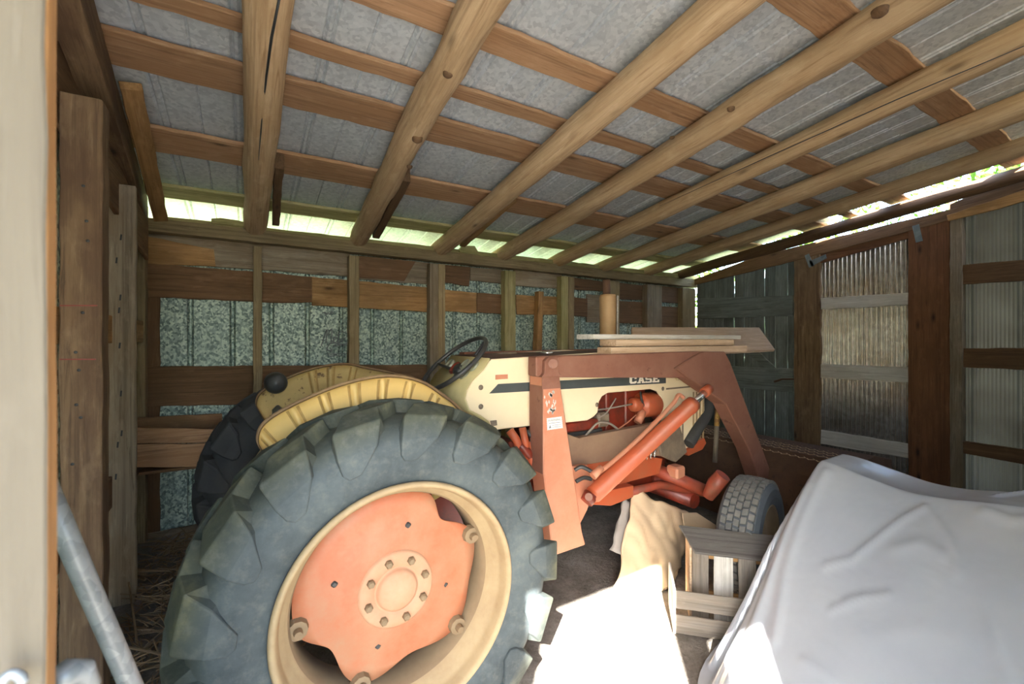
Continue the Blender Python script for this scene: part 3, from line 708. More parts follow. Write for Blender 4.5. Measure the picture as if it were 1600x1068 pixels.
lathe_obj('rim', rim_prof(), WC, ['rim', 'barrel'], tire, 96, mis=RIMI)
dm, cl = disc_mesh()
DC = WC + Vector((0, .125, 0))
dk = link('wheel_disc', dm, 'disc', tire, world=Matrix.Translation(DC), smooth=True)
so = dk.modifiers.new('thick', 'SOLIDIFY'); so.thickness = .008
for a, r in cl.items():
    d = Vector((cos(radians(a)), 0, sin(radians(a))))
    x = Vector((-d.z, 0, d.x))
    lathe_obj('rim_clamp', [(0, -.034), (.012, -.034), (.014, -.022), (.014, -.012), (.03, -.010), (.034, .02), (0, .02)], DC + d * .312, 'barrel', tire, 10, smooth=False)
for x, z in ((.045, .205), (-.20, .065), (.185, -.045), (-.06, -.185)):
    box('square_hole', DC + Vector((x, .006, z)), (.019, .012, .019), 'black', tire, Matrix.Rotation(radians(45), 3, 'Y'))
lathe_obj('hub_plate', [(.135, .008), (.13, -.012), (.122, -.018), (.082, -.018), (.078, -.012), (.072, -.012), (.070, -.022), (.060, -.030), (.03, -.036), (0, -.038)], DC, 'hubring', tire, 48)
for k in range(8):
    a = 2 * pi * k / 8 + .3
    lathe_obj('lug_nut', [(0, -.038), (.010, -.036), (.014, -.03), (.014, -.016)], DC + Vector((.102 * cos(a), 0, .102 * sin(a))), 'barrel', tire, 6, smooth=False)
# far rear wheel
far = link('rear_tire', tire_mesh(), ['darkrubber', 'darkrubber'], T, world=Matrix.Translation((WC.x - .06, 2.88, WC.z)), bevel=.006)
lathe_obj('rim', rim_prof(), (WC.x - .06, 2.88, WC.z), ['rim', 'barrel'], far, 64, mis=RIMI)
# axle housing
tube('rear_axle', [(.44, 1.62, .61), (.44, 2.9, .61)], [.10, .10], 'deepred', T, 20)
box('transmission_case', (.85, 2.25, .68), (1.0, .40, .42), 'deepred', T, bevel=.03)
# fenders: stamped plate with rolled edge
def fender(Y, pts, mat, ribs=(.20, .29, .37, .45, .53, .61, .70)):
    """stamped fender: bowed face with pressed ribs and a rolled outer edge, outline pts (x, z)"""
    sp = smoothpath([Vector((x, 0, z)) for x, z in pts], 24); n = len(sp); vs = []; fs = []
    C = Vector((.42, 0, .66))
    L = [0]
    for a, b in zip(sp, sp[1:]): L.append(L[-1] + (b - a).length)
    rows = [(.30, .0), (.22, -.004), (.05, -.004), (.02, -.012), (.004, -.030), (0, -.042), (.008, -.046), (.014, -.040)]
    m = len(rows); RD = []
    for i, p in enumerate(sp):
        q = (C - p).normalized(); t = L[i] / L[-1]; rib = 0; RD.append(9)
        for c in ribs:
            d = abs(t - c) / .011; RD[-1] = min(RD[-1], d)
            if d < 1: rib = max(rib, .5 + .5 * cos(pi * d))
        for k, (dr, dy) in enumerate(rows):
            v = p + q * dr; vs.append((v.x, dy - (.030 * rib if k in (1, 2) else 0), v.z))
    for i in range(n - 1):
        for k in range(m - 1): fs.append((i * m + k, (i + 1) * m + k, (i + 1) * m + k + 1, i * m + k + 1))
    o = link('fender', mesh(vs, fs, [(2 if k < 3 and .75 < RD[i] < 1.5 else 0) if k < 4 else 1 for i in range(n - 1) for k in range(m - 1)]), [mat, 'rustyedge', 'rustline'], T, world=Matrix.Translation((0, Y, 0)), smooth=True)
    x = o.modifiers.new('thick', 'SOLIDIFY'); x.thickness = .004
    return o
FP = [(.20, .95), (.10, .985), (.048, 1.072), (.027, 1.134), (.058, 1.195), (.177, 1.26), (.329, 1.313), (.486, 1.332), (.617, 1.304), (.718, 1.24), (.79, 1.18), (.90, 1.05), (.96, .90)]
fender(1.80, FP, 'yellow')
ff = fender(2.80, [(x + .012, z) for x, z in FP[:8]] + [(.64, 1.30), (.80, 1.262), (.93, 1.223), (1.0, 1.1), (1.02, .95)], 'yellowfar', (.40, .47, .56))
lp = P(431, 598, Y=2.745)
lathe_obj('tail_lamp', [(0, -.075), (.03, -.07), (.05, -.05), (.058, -.01), (.058, .04), (.0, .05)], lp, 'black', ff, 24)
# hood: side profile extruded between near and far side
HP = [(767, 561), (756, 578), (739, 595), (730, 610), (727.5, 623), (734, 640), (752, 649), (764, 657.6), (771, 671.5), (836.6, 664.5), (885, 660), (918, 656.5), (928, 651), (934, 644), (936.5, 627), (941, 619), (950, 613.5), (1017, 607.5), (1027, 611), (1033, 620), (1036, 690), (1073, 706), (1092, 690), (1101, 660), (1101, 600), (1094, 556), (960, 549)]
YH, YH2 = 2.0, 2.50
hood = slab('hood_side_panel', quadY(HP, YH), NY, .014, 'cream', (1, 0, 0), T, 0, .004)
hp3 = quadY(HP, YH)
link('hood_side_panel', hood.data.copy(), [], T, world=WM[hood].copy()); 
o2 = bpy.data.objects[[o.name for o in T.children if o.name.startswith('hood_side_panel')][-1]]
o2.location.y += (YH2 - YH - .014)
# hood top, from dash to grille, rounded
zt = lambda x: hp3[0].z + (x - hp3[0].x) * .012 + .002
xa, xb = hp3[0].x - .005, 2.66
def hood_top():
    vs = []; fs = []; n = 14
    for j, x in enumerate((xa, (xa + xb) / 2, xb)):
        for i in range(n + 1):
            f = i / n; y = YH + .002 + (YH2 - YH - .004) * f; e = abs(2 * f - 1)
            vs.append((x, y, zt(x) + .018 * (1 - e ** 4) - .004))
    for j in range(2):
        for i in range(n): fs.append((j * (n + 1) + i, j * (n + 1) + i + 1, (j + 1) * (n + 1) + i + 1, (j + 1) * (n + 1) + i))
    return mesh(vs, fs)
o = link('hood_top', hood_top(), 'hoodtop', T, smooth=True); so = o.modifiers.new('t', 'SOLIDIFY'); so.thickness = .006
# dash panel following the rear curve of the hood
def strip_between(name, pts, y0, y1, mat, th=.01):
    vs = []; fs = []
    for p in pts: vs += [(p.x, y0, p.z), (p.x, y1, p.z)]
    for i in range(len(pts) - 1): fs.append((2 * i, 2 * i + 1, 2 * i + 3, 2 * i + 2))
    o = link(name, mesh(vs, fs), mat, T, smooth=True); s = o.modifiers.new('t', 'SOLIDIFY'); s.thickness = th; return o
strip_between('dashboard', hp3[0:9], YH + .004, YH2 - .004, 'dash')
d0, d1 = hp3[0], hp3[3]
ddir = (d1 - d0).normalized(); dn = Vector((ddir.z, 0, -ddir.x)); dn = dn if dn.x < 0 else -dn
for f, y, r, m in ((.30, 2.10, .034, 'gauge'), (.30, 2.20, .034, 'gauge'), (.62, 2.12, .03, 'gauge'), (.45, 2.29, .04, 'deepred'), (.35, 2.40, .034, 'gauge')):
    c = d0 + (d1 - d0) * f; c.y = y; c += dn * .012
    q = Vector((0, 1, 0)).rotation_difference(dn).to_matrix()
    lathe_obj('gauge', [(0, .006), (r * .8, .006), (r * .85, .012), (r, .012), (r * 1.05, -.004)], c, m, T, 24, rot=q)
# stripe, letters, number, badge, bolts (on the side panel)
slab('side_stripe', quadY([(764.5, 614.5), (778.5, 599.6), (1040.5, 585.2), (1040.5, 598.4)], YH - .0015), NY, .002, 'stripe', (1, 0, 0), hood, 0, 0)
LET = {'C': [[(0, .12), (.3, .12), (.3, .88), (0, .88)], [(.1, .76), (.75, .76), (.75, 1), (.1, 1)], [(.1, 0), (.75, 0), (.75, .24), (.1, .24)], [(.66, .6), (.9, .6), (.9, 1), (.66, 1)], [(.66, 0), (.9, .1), (.9, .36), (.66, .30)]],
       'A': [[(.08, 0), (.32, 0), (.60, 1), (.36, 1)], [(.68, 0), (.96, 0), (.66, 1), (.42, 1)], [(.25, .26), (.75, .26), (.75, .42), (.25, .42)], [(-.02, 0), (.42, 0), (.42, .18), (-.02, .18)], [(.6, 0), (1.04, 0), (1.04, .18), (.6, .18)]],
       'S': [[(.1, .82), (.84, .82), (.84, 1), (.1, 1)], [(.04, .5), (.28, .5), (.28, .94), (.04, .94)], [(.1, .41), (.86, .41), (.86, .59), (.1, .59)], [(.68, .06), (.94, .06), (.94, .5), (.68, .5)], [(.1, 0), (.86, 0), (.86, .18), (.1, .18)], [(.74, .76), (.88, .76), (.88, 1), (.74, 1)], [(.06, 0), (.2, 0), (.2, .24), (.06, .24)]],
       'E': [[(.1, 0), (.38, 0), (.38, 1), (.1, 1)], [(0, .8), (.95, .8), (.95, 1), (0, 1)], [(0, 0), (.95, 0), (.95, .2), (0, .2)], [(.3, .42), (.7, .42), (.7, .6), (.3, .6)], [(.74, .64), (.95, .64), (.95, 1), (.74, 1)], [(.74, 0), (.95, 0), (.95, .36), (.74, .36)]]}
q0 = P(984, 599.3, Y=YH - .003); q1 = P(1031, 596.6, Y=YH - .003); qh = P(984, 587.6, Y=YH - .003).z - q0.z
cw = (q1.x - q0.x) / 4; up_ = (q1.z - q0.z) / (q1.x - q0.x)
for i, ch in enumerate('CASE'):
    vs = []; fs = []
    for k, poly in enumerate(LET[ch]):
        b = len(vs); yy = -.0002 * k
        vs += [(u * cw * .96, yy, v * qh + u * cw * up_) for u, v in poly] + [(u * cw * .96, .0015, v * qh + u * cw * up_) for u, v in poly]
        fs += [(b, b + 1, b + 2, b + 3), (b + 7, b + 6, b + 5, b + 4)] + [(b + j, b + 4 + j, b + 4 + (j + 1) % 4, b + (j + 1) % 4) for j in range(4)]
    link('letter', mesh(vs, fs), 'letter', hood, world=Matrix.Translation((q0.x + i * cw, YH - .003, q0.z + i * cw * up_)))
RX = Matrix.Rotation(radians(90), 4, 'X')
link('model_number', text_mesh('430', .048, .001), 'goldtext', hood, world=Matrix.Translation(P(1060, 590.5, Y=YH - .002)) @ RX)
slab('badge', quadY([(774.5, 585.5), (793.5, 584.5), (793.5, 591.5), (774.5, 592.8)], YH - .003), NY, .003, 'loader', (1, 0, 0), hood, 0, 0)
for p in ((751.5, 605), (751.5, 635), (1036, 607), (933, 632)):
    lathe_obj('panel_bolt', [(0, -.006), (.007, -.005), (.010, 0), (.014, .001)], P(*p, Y=YH - .001), 'oilygrey', hood, 12)
slab('panel_patch', quadY([(766, 657), (776, 656), (777, 664), (768, 666)], YH - .002), NY, .002, 'oilygrey', (1, 0, 0), hood, 0, 0)
# front grille panel lines and vents
for q in ([(1041, 606), (1098, 601), (1098, 603), (1041, 608.5)], [(1066, 640), (1068, 640), (1068, 700), (1066, 700)]):
    slab('panel_seam', quadY(q, YH - .0015), NY, .002, 'oilygrey', (1, 0, 0), hood, 0, 0)
for k in range(4):
    x = 1083 + k * 5
    slab('grille_slat', quadY([(x, 612), (x + 2, 612), (x + 2, 688), (x, 689)], YH - .004), NY, .005, 'rim', (0, 0, 1), T, 0, 0)
slab('grille_base', quadY([(1070, 704), (1078, 700), (1101, 684), (1104, 692), (1098, 702), (1076, 712)], YH - .02), NY, .1, 'orangered', (1, 0, 0), T)
box('radiator', (2.58, 2.25, 1.05), (.10, .42, .55), 'oilygrey', T, bevel=.01)
# radiator cap, lever on hood
lathe_obj('radiator_cap', [(0, .02), (.03, .018), (.04, .006), (.03, 0), (.02, -.02)], P(855, 553, Y=2.12), 'chrome', T, 20, 'Z')
tube('throttle_lever', [P(772, 556, Y=2.2), P(785, 553, Y=2.2), P(806, 553, Y=2.2)], [.008, .010, .014], 'oilygrey', T, 10)
# steering wheel
SW = Vector((.98, 2.25, 1.34)); sx = Vector((cos(radians(40)), 0, sin(radians(40)))); sn = Vector((-sx.z, 0, sx.x)); sy = Vector((0, 1, 0))
def torus(R, r, n=48, m=10):
    vs = []; fs = []
    for i in range(n):
        a = 2 * pi * i / n; d = sx * cos(a) + sy * sin(a)
        for k in range(m):
            b = 2 * pi * k / m; vs.append(d * (R + r * cos(b)) + sn * r * sin(b))
    for i in range(n):
        for k in range(m): fs.append((i * m + k, ((i + 1) % n) * m + k, ((i + 1) % n) * m + (k + 1) % m, i * m + (k + 1) % m))
    return mesh(vs, fs)
sw = link('steering_wheel', torus(.215, .0125), 'black', T, world=Matrix.Translation(SW), smooth=True)
hubp = SW - sn * .05
for a in (radians(95), radians(215), radians(335)):
    d = sx * cos(a) + sy * sin(a)
    tube('spoke', [hubp + d * .02, hubp + d * .09 + sn * .004, SW + d * .213], [.014, .010, .008], 'black', sw, 8)
tube('hub', [hubp - sn * .03, hubp + sn * .012, hubp + sn * .03], [.045, .04, .02], 'black', sw, 20)
tube('steering_column', [hubp - sn * .03, hubp - sn * .16], [.03, .03], 'dash', T, 16)
# seat (behind the fenders, out of sight line) and pedals region kept simple
box('seat_pan', (.30, 2.25, .95), (.36, .42, .05), 'black', T, bevel=.02)
box('seat_back', (.13, 2.25, 1.05), (.05, .40, .20), 'black', T, bevel=.02)
# muffler
mx = P(950, 520, Y=2.25).x
mz0 = P(950, 548, Y=2.25).z; mz1 = P(950, 534, Y=2.25).z; mz2 = P(950, 460, Y=2.25).z; mz3 = P(947, 437, Y=2.25).z
mu = lathe_obj('muffler', [(0, mz0), (.036, mz0), (.036, mz1), (.042, mz1), (.056, mz1 + .03), (.058, mz2 - .02), (.050, mz2), (.026, mz2), (0, mz2)], (mx, 2.25, 0), 'muffler', T, 32, 'Z')
tube('exhaust_pipe', [(mx - .01, 2.25, mz2 - .02), (mx - .015, 2.25, mz3)], .026, 'bucketrust', mu, 16)
lathe_obj('heat_shield', [(.068, mz1 + .02), (.070, mz2 - .01)], (mx, 2.25, 0), 'whitewood', mu, 8, 'Z', a0=radians(-75), a1=radians(-10))
# engine
E_ = empty_e = None
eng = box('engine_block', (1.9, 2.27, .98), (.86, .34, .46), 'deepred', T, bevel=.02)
for k in range(4):
    box('cylinder_rib', (1.62 + k * .17, 2.093, 1.0), (.03, .02, .36), 'deepred', eng, bevel=.006)
box('cylinder_head', (1.9, 2.24, 1.235), (.84, .32, .09), 'orangered', eng, bevel=.012)
c = P(1011, 632, Y=2.06)
lathe_obj('alternator', [(0, -.10), (.03, -.10), (.035, -.08), (.075, -.07), (.082, -.05), (.082, .06), (.07, .08), (0, .085)], c, 'orangered', eng, 32, 'X')
c2 = P(992, 632, Y=2.05)
lathe_obj('distributor_cap', [(0, -.04), (.03, -.04), (.045, -.02), (.045, .03), (.03, .05), (0, .05)], c2, 'orangered', eng, 24, 'X')
tube('coil', [P(996, 660, Y=2.03), P(1005, 642, Y=2.03)], [.026, .026], 'loader', eng, 16)
tube('fuel_line', smoothpath([P(932, 640, Y=2.02), P(955, 637, Y=2.02), P(988, 631, Y=2.02)]), .005, 'wire', eng, 8)
tube('wire', smoothpath([P(912, 684, Y=2.0), P(923, 671, Y=2.0), P(935, 660, Y=2.0), P(952, 661, Y=2.0), P(966, 671, Y=2.0)]), .007, 'wire', eng, 8)
tube('wire', smoothpath([P(962, 622, Y=2.03), P(955, 634, Y=2.02), P(946, 646, Y=2.02), P(934, 652, Y=2.02)]), .005, 'wire', eng, 8)
tube('wire', smoothpath([P(966, 670, Y=2.0), P(980, 660, Y=2.01), P(994, 648, Y=2.02)]), .004, 'loader', eng, 8)
tube('wire', smoothpath([P(1001, 612, Y=2.02), P(1002, 622, Y=2.0), P(1006, 634, Y=2.02)]), .007, 'black', eng, 8)
box('carburettor', P(938, 654, Y=2.06), (.10, .08, .09), 'oilygrey', eng, bevel=.015)
box('battery_tray', P(905, 676, Y=2.1), (.26, .14, .06), 'black', eng, bevel=.008)
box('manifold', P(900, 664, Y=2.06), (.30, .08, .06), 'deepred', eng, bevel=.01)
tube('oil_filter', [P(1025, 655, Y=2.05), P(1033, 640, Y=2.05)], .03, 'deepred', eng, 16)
# clutter behind the loader upright
for p, q, r, m in (((796, 672), (812, 700), .022, 'orangered'), ((816, 668), (822, 715), .02, 'orangered'), ((806, 690), (836, 720), .025, 'deepred'), ((822, 672), (842, 700), .012, 'black'), ((798, 690), (800, 720), .016, 'deepred'), ((826, 690), (830, 745), .018, 'orangered')):
    tube('control_rod', [P(*p, Y=1.98), P((p[0] + q[0]) / 2 + 2, (p[1] + q[1]) / 2, Y=1.96), P(*q, Y=1.98)], r, m, T, 10)
# frame rails and belly parts
slab('frame_rail', quadY([(884, 677), (905, 684), (1036, 659), (1050, 664), (1072, 700), (1060, 712), (1000, 712), (895, 729), (884, 728)], 1.97), NY, .05, 'dullrail', (1, 0, 0), T)
slab('side_bracket', quadY([(1030, 690), (1046, 652), (1060, 655), (1074, 706), (1056, 722), (1034, 712)], 1.955), NY, .03, 'oilygrey', (1, 0, 0), T)
slab('subframe_plate', quadY([(893, 729), (1000, 711), (1036, 716), (1030, 740), (985, 752), (930, 772), (898, 770)], 1.99), NY, .05, 'orangered', (1, 0, 0), T)
slab('loader_foot', quadY([(892, 728), (918, 726), (930, 758), (918, 796), (905, 822), (896, 800)], 1.90), NY, .03, 'loader', (1, 0, 0), T)
slab('lower_beam', quadY([(918, 772), (940, 768), (990, 758), (990, 776), (955, 790), (926, 788)], 1.93), NY, .10, 'orangered', (1, 0, 0), T)
tube('coil_spring', [P(1004 + 2.4 * k / 8 + 3.5 * (k // 8), 712 - (k // 8) * 1.2 + 7 * sin(k * pi / 4), Y=1.95 + .03 * cos(k * pi / 4)) for k in range(33)], .005, 'chrome', T, 6)
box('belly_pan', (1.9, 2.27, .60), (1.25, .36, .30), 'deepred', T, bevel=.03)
# front axle
tube('front_axle', [P(1006, 728, Y=2.15), P(1040, 740, Y=2.0), P(1102, 766, Y=1.80)], [.045, .045, .04], 'midred', T, 12)
tube('tie_rod', [P(1020, 748, Y=2.05), P(1070, 752, Y=1.95), P(1108, 772, Y=1.78)], [.022, .02, .02], 'deepred', T, 10)
tube('radius_rod', [P(965, 772, Y=2.0), P(1030, 757, Y=2.0), P(1104, 771, Y=1.82)], [.03, .026, .022], 'midred', T, 10)
tube('spindle', [P(1130, 742, Y=1.62), P(1118, 756, Y=1.66), P(1106, 776, Y=1.70)], [.045, .05, .035], 'midred', T, 14)
box('axle_pad', P(1056, 736, Y=1.94), (.09, .09, .08), 'loader', T, bevel=.012)
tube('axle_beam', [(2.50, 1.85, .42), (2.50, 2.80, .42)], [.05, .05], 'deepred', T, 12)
# front wheels
def car_tire():
    R, W = .33, .225
    prof = [(.19, .03), (.20, .012), (.24, 0), (.285, .004), (.312, .02), (.322, .035), (.325, .06), (.325, W - .06), (.322, W - .035), (.312, W - .02), (.285, W - .004), (.24, W), (.20, W - .012), (.19, W - .03)]
    vs, fs, mi = lathe(prof, 72)
    mi = [1 for _ in range(72) for k in range(13)]
    nb = 44
    for row in range(5):
        y0 = .025 + row * .034
        for i in range(nb):
            a = 2 * pi * (i + (.5 if row % 2 else 0)) / nb; da = .052; sk = .012 if row % 2 else -.012
            b = len(vs); r = .3335 if row in (1, 2, 3) else .3285
            for rr in (r - .02, r + .004):
                for dy, d in ((0, -da), (0, da), (.028, da), (.028, -da)):
                    an = a + d + (sk if dy else 0); vs.append((rr * cos(an), y0 + dy, rr * sin(an)))
            fs += [(b, b + 1, b + 2, b + 3), (b + 4, b + 5, b + 6, b + 7)] + [(b + j, b + (j + 1) % 4, b + 4 + (j + 1) % 4, b + 4 + j) for j in range(4)]; mi += [0] * 6
    return mesh(vs, fs, mi)
FR = Matrix.Rotation(radians(15), 4, 'Z')
for cx, cy, rot in ((2.57, 1.39, FR), (2.57, 2.95, FR)):
    w = Matrix.Translation((cx, cy, .322)) @ rot @ Matrix.Rotation(radians(4), 4, 'Y')
    ft = link('front_tire', car_tire(), ['cartire', 'bluerubber'], T, world=w)
    lathe_ = lathe([(.192, .10), (.192, .03), (.198, .016), (.19, .012), (.18, .03), (.172, .05), (.10, .06), (.06, .045), (.04, .04), (0, .04)], 40)
    link('front_rim', mesh(lathe_[0], lathe_[1]), 'barrel', ft, world=w, smooth=True)
# loader: near upright, arms, cylinder
YL = 1.85
up0 = slab('loader_upright', quadY([(847.5, 588), (874, 588), (891, 700), (910, 830), (915.5, 851), (864, 869), (850, 740)], YL), NY, .12, 'loader', (0, 0, 1), T, 0, .006)
slab('upright_side', [P(847.5, 588, Y=YL) + Vector((-.004, 0, 0)), P(847.5, 588, Y=YL) + Vector((-.004, .12, 0)), P(850, 740, Y=YL) + Vector((-.004, .12, 0)), P(850, 740, Y=YL) + Vector((-.004, 0, 0))], NX, .003, 'rustarm', (0, 0, 1), up0, 0, 0)
slab('upright_cap', quadY([(847.5, 584), (873.5, 584), (876, 606), (847, 608)], YL - .004), NY, .004, 'rustarm', (1, 0, 0), up0, 0, 0)
slab('pivot_bracket', quadY([(852, 563), (858, 557), (873, 558), (873.5, 582), (879, 587), (846, 589), (851, 583)], YL - .025), NY, .03, 'rustarm', (0, 0, 1), up0, 0, .003)
slab('pivot_plate', quadY([(842, 559), (857, 556), (852, 583), (843, 585)], YL + .02), NY, .02, 'dash', (0, 0, 1), up0, 0, .002)
tube('pivot_pin', [P(864, 568, Y=YL - .055), P(864, 568, Y=YL + .12)], .024, 'rustarm', up0, 20)
# warning sticker with serrated edge
def sticker():
    cs = [P(854, 653, Y=YL - .001), P(878, 650, Y=YL - .001), P(880, 668.5, Y=YL - .001), P(855, 672, Y=YL - .001)]
    pts = []
    for i in range(4):
        a, b = cs[i], cs[(i + 1) % 4]; k = 8 if i % 2 == 0 else 6
        cen = sum(cs, Vector()) / 4
        for j in range(2 * k): p = a.lerp(b, j / (2 * k)); pts.append(p + (cen - p) * (.08 if j % 2 else 0))
    return slab('warning_sticker', pts, NY, .001, 'sticker', (1, 0, 0), up0, 0, 0)
st = sticker(); c = WM[st].translation
link('sticker_print', text_mesh('WARNING', .0185, .0004), 'ink', st, world=Matrix.Translation(P(866.5, 656, Y=YL - .0022)) @ RX)
slab('sticker_print', quadY([(857.5, 661), (876, 658.6), (876, 659.4), (857.5, 661.8)], YL - .002), NY, .0005, 'ink', (1, 0, 0), st, 0, 0)
slab('sticker_print', quadY([(863, 664), (876.5, 662.3), (876.5, 663), (863, 664.7)], YL - .002), NY, .0005, 'ink', (1, 0, 0), st, 0, 0)
slab('sticker_print', quadY([(863, 667), (876.5, 665.3), (876.5, 666), (863, 667.7)], YL - .002), NY, .0005, 'ink', (1, 0, 0), st, 0, 0)
slab('sticker_print', quadY([(857.5, 669), (859.5, 663.5), (861.5, 668.3)], YL - .002), NY, .0005, 'ink', (1, 0, 0), st, 0, 0)
# chipped white marks at the top of the upright
random.seed(11)
def chips():
    vs = []; fs = []
    o = P(862, 630, Y=YL - .0012)
    for k in range(26):
        c = P(862 + random.gauss(0, 4.5), 626 + random.uniform(-16, 20), Y=YL - .0012) - o; b = len(vs); n = 6
        for i in range(n):
            a = 2 * pi * i / n; vs.append((c.x + .008 * random.uniform(.3, 1) * cos(a), 0, c.z + .015 * random.uniform(.3, 1) * sin(a)))
        fs.append(tuple(range(b, b + n)))
    return link('paint_chips', mesh(vs, fs), 'whitewood', up0, world=Matrix.Translation(o))
chips()
arm = slab('loader_arm', quadY([(838, 557), (872, 555.5), (1090, 548.5), (1120, 549), (1100, 600), (1068, 590), (872, 589.5), (838, 588)], YL), NY, .08, 'rustarm', (1, 0, 0), T, 0, .006)
slab('arm_lower', quadY([(1056, 575), (1086, 556), (1100, 549), (1133, 549), (1141, 564), (1213, 758), (1240, 835), (1216, 838), (1172, 705), (1135, 632)], YL - .018), NY, .11, 'rustarm', (1, 0, 0), arm, 0, .006)
# far loader arm and upright
dyf = .87
slab('loader_arm', [p + Vector((0, dyf, 0)) for p in quadY([(838, 557), (872, 555.5), (1090, 548.5), (1120, 549), (1100, 600), (1068, 590), (872, 589.5), (838, 588)], YL)], NY, .08, 'rustarm', (1, 0, 0), T, 0, .006)
slab('arm_lower', [p + Vector((0, dyf, 0)) for p in quadY([(1056, 575), (1086, 556), (1133, 549), (1141, 564), (1240, 835), (1216, 838), (1172, 705), (1135, 632)], YL)], NY, .09, 'rustarm', (1, 0, 0), T, 0, .006)
slab('loader_upright', [p + Vector((0, dyf, 0)) for p in quadY([(847.5, 588), (874, 588), (910, 830), (864, 840)], YL)], NY, .10, 'loader', (0, 0, 1), T, 0, .006)
YC = 1.79
ca, cb = P(923, 776, Y=YC), P(1083, 630, Y=YC); cc_ = P(1103, 611, Y=YC)
d = (cb - ca).normalized()
cy = tube('hydraulic_cylinder', [ca, ca + d * .02, ca + d * .021, cb - d * .05, cb - d * .049, cb], [.036, .043, .046, .046, .05, .048], 'orangered', T, 28)
tube('rod', [cb - d * .02, cc_], .022, 'chrome', cy, 20)
tube('rod_eye', [cc_ + d * -.02, cc_ + d * .04], [.032, .03], 'orangered', cy, 16)
tube('hydraulic_line', smoothpath([P(936, 737, Y=YC), P(956, 722, Y=YC), P(1000, 683, Y=YC), P(1050, 632, Y=YC), P(1060, 617, Y=YC), P(1068, 621, Y=YC)], 5), .0125, 'loader', cy, 12)
tube('cylinder_port', [P(926, 744, Y=YC), P(940, 730, Y=YC)], [.022, .018], 'loader', cy, 12)
tube('base_clevis', [P(916, 784, Y=YC), P(924, 772, Y=YC)], [.035, .04], 'deepred', cy, 12)
tube('clevis_pin', [P(920, 776, Y=YC - .06), P(920, 776, Y=YC + .09)], .02, 'rustarm', cy, 12)
tube('hydraulic_hose', smoothpath([P(898, 734, Y=1.86), P(908, 729, Y=1.84), P(920, 734, Y=1.82), P(930, 741, Y=1.8)]), .011, 'black', T, 10)
tube('hydraulic_hose', smoothpath([P(900, 752, Y=1.85), P(912, 746, Y=1.84), P(924, 748, Y=1.83)]), .011, 'black', T, 10)
# thick hose, yellow rod, red tilt cylinder
tube('hydraulic_hose', smoothpath([P(1108, 625, Y=2.02), P(1105, 645, Y=2.0), P(1090, 670, Y=1.98), P(1076, 694, Y=1.97)]), .038, 'darkrubber', T, 14)
tube('yellow_rod', [P(1122, 624, Y=2.05), P(1120, 665, Y=2.05)], .019, 'yellowrod', T, 12)
tube('tilt_lever', [P(1120, 662, Y=2.05), P(1117, 722, Y=2.05)], .017, 'oilygrey', T, 12)
tc = tube('tilt_cylinder', [P(1144, 698, Y=2.35), P(1150, 706, Y=2.35)], [.035, .04], 'orangered', T, 14)
tube('barrel', [P(1152, 706, Y=2.33), P(1170, 732, Y=2.33)], [.048, .048], 'orangered', tc, 16)
# bucket
def bucket():
    prof = [(3.30, .05), (3.28, .30), (3.34, .52), (3.46, .64), (3.75, .66), (4.02, .60)]
    prof2 = prof + [(4.15, .04)]
    vs = []; fs = []
    ysb = [1.34 + (3.0 - 1.34) * j / 12 for j in range(13)]
    for y in ysb:
        for x, z in prof: vs.append((x, y, z))
    m = len(prof)
    for j in range(12):
        for k in range(m - 1): fs.append((j * m + k, (j + 1) * m + k, (j + 1) * m + k + 1, j * m + k + 1))
    o = link('bucket', mesh(vs, fs), 'bucketrust', T); s = o.modifiers.new('t', 'SOLIDIFY'); s.thickness = .012
    for y in (1.33, 3.0): slab('side_plate', [(x, y, z) for x, z in prof2], NY, .014, 'bucketrust', (1, 0, 0), o)
    for i in range(26):
        for j in range(5):
            y = 1.40 + i * .06 + (.03 if j % 2 else 0); x = 3.40 + j * .07
            if y < 2.94:
                z = .60 + .04 * min(1, (x - 3.34) / .14) + .012
                DIA.append((x, y, z))
    vs = []; fs = []
    for x, y, z in DIA:
        b = len(vs); e, f = .036, .031
        vs += [(x - e, y, z), (x, y + f, z), (x + e, y, z), (x, y - f, z), (x - e * .7, y, z + .002), (x, y + f * .7, z + .002), (x + e * .7, y, z + .002), (x, y - f * .7, z + .002)]
        fs += [(b + q, b + (q + 1) % 4, b + 4 + (q + 1) % 4, b + 4 + q) for q in range(4)]
    link('mesh_guard', mesh(vs, fs), 'muffler', o)
DIA = []
bucket()

# ================================================================== THINGS ON / AROUND
# planks on the loader
PL = [('front', 1.88, (955, 543), (1160, 545), .022, .12, 'pale', 'lowest pale plank of the pile lying on the loader arm'),
      ('mid', 1.92, (962, 531), (1147, 532), .024, .14, 'pale', 'middle pale plank of the pile on the tractor'),
      ('top', 1.96, (928, 525), (1158, 520), .018, .16, 'whitewood', 'whitish plank on top of the pile beside the exhaust stack')]
zb = 1.375
for k, (nm, y, a, b, h, wd, m, lab) in enumerate(PL):
    A = P(*a, Y=y); B = P(*b, Y=y)
    z0 = [1.378, 1.428, 1.470][k]; h = [.046, .040, .030][k]
    xa_, xb_ = A.x, B.x
    if k == 0: xb_ += .06
    tag(slab('loose_plank', [(xa_, y, z0 + h), (xb_, y, z0 + h + .002), (xb_, y + wd, z0 + h + .002), (xa_, y + wd, z0 + h)], NZ, h, m, (1, 0, 0), None, .002), lab, 'plank', 'loose planks on the loader')
q = [None, P(1214, 541, Y=2.13), P(1190, 505, Y=2.46), P(985, 516, Y=2.46)]; q[0] = q[3] + q[1] - q[2]
tag(slab('loose_plank', q, (q[1] - q[0]).cross(q[3] - q[0]), .024, 'pale', (1, 0, 0), None, .002), 'wide tilted plank jutting out to the right of the pile on the tractor', 'plank', 'loose planks on the loader')
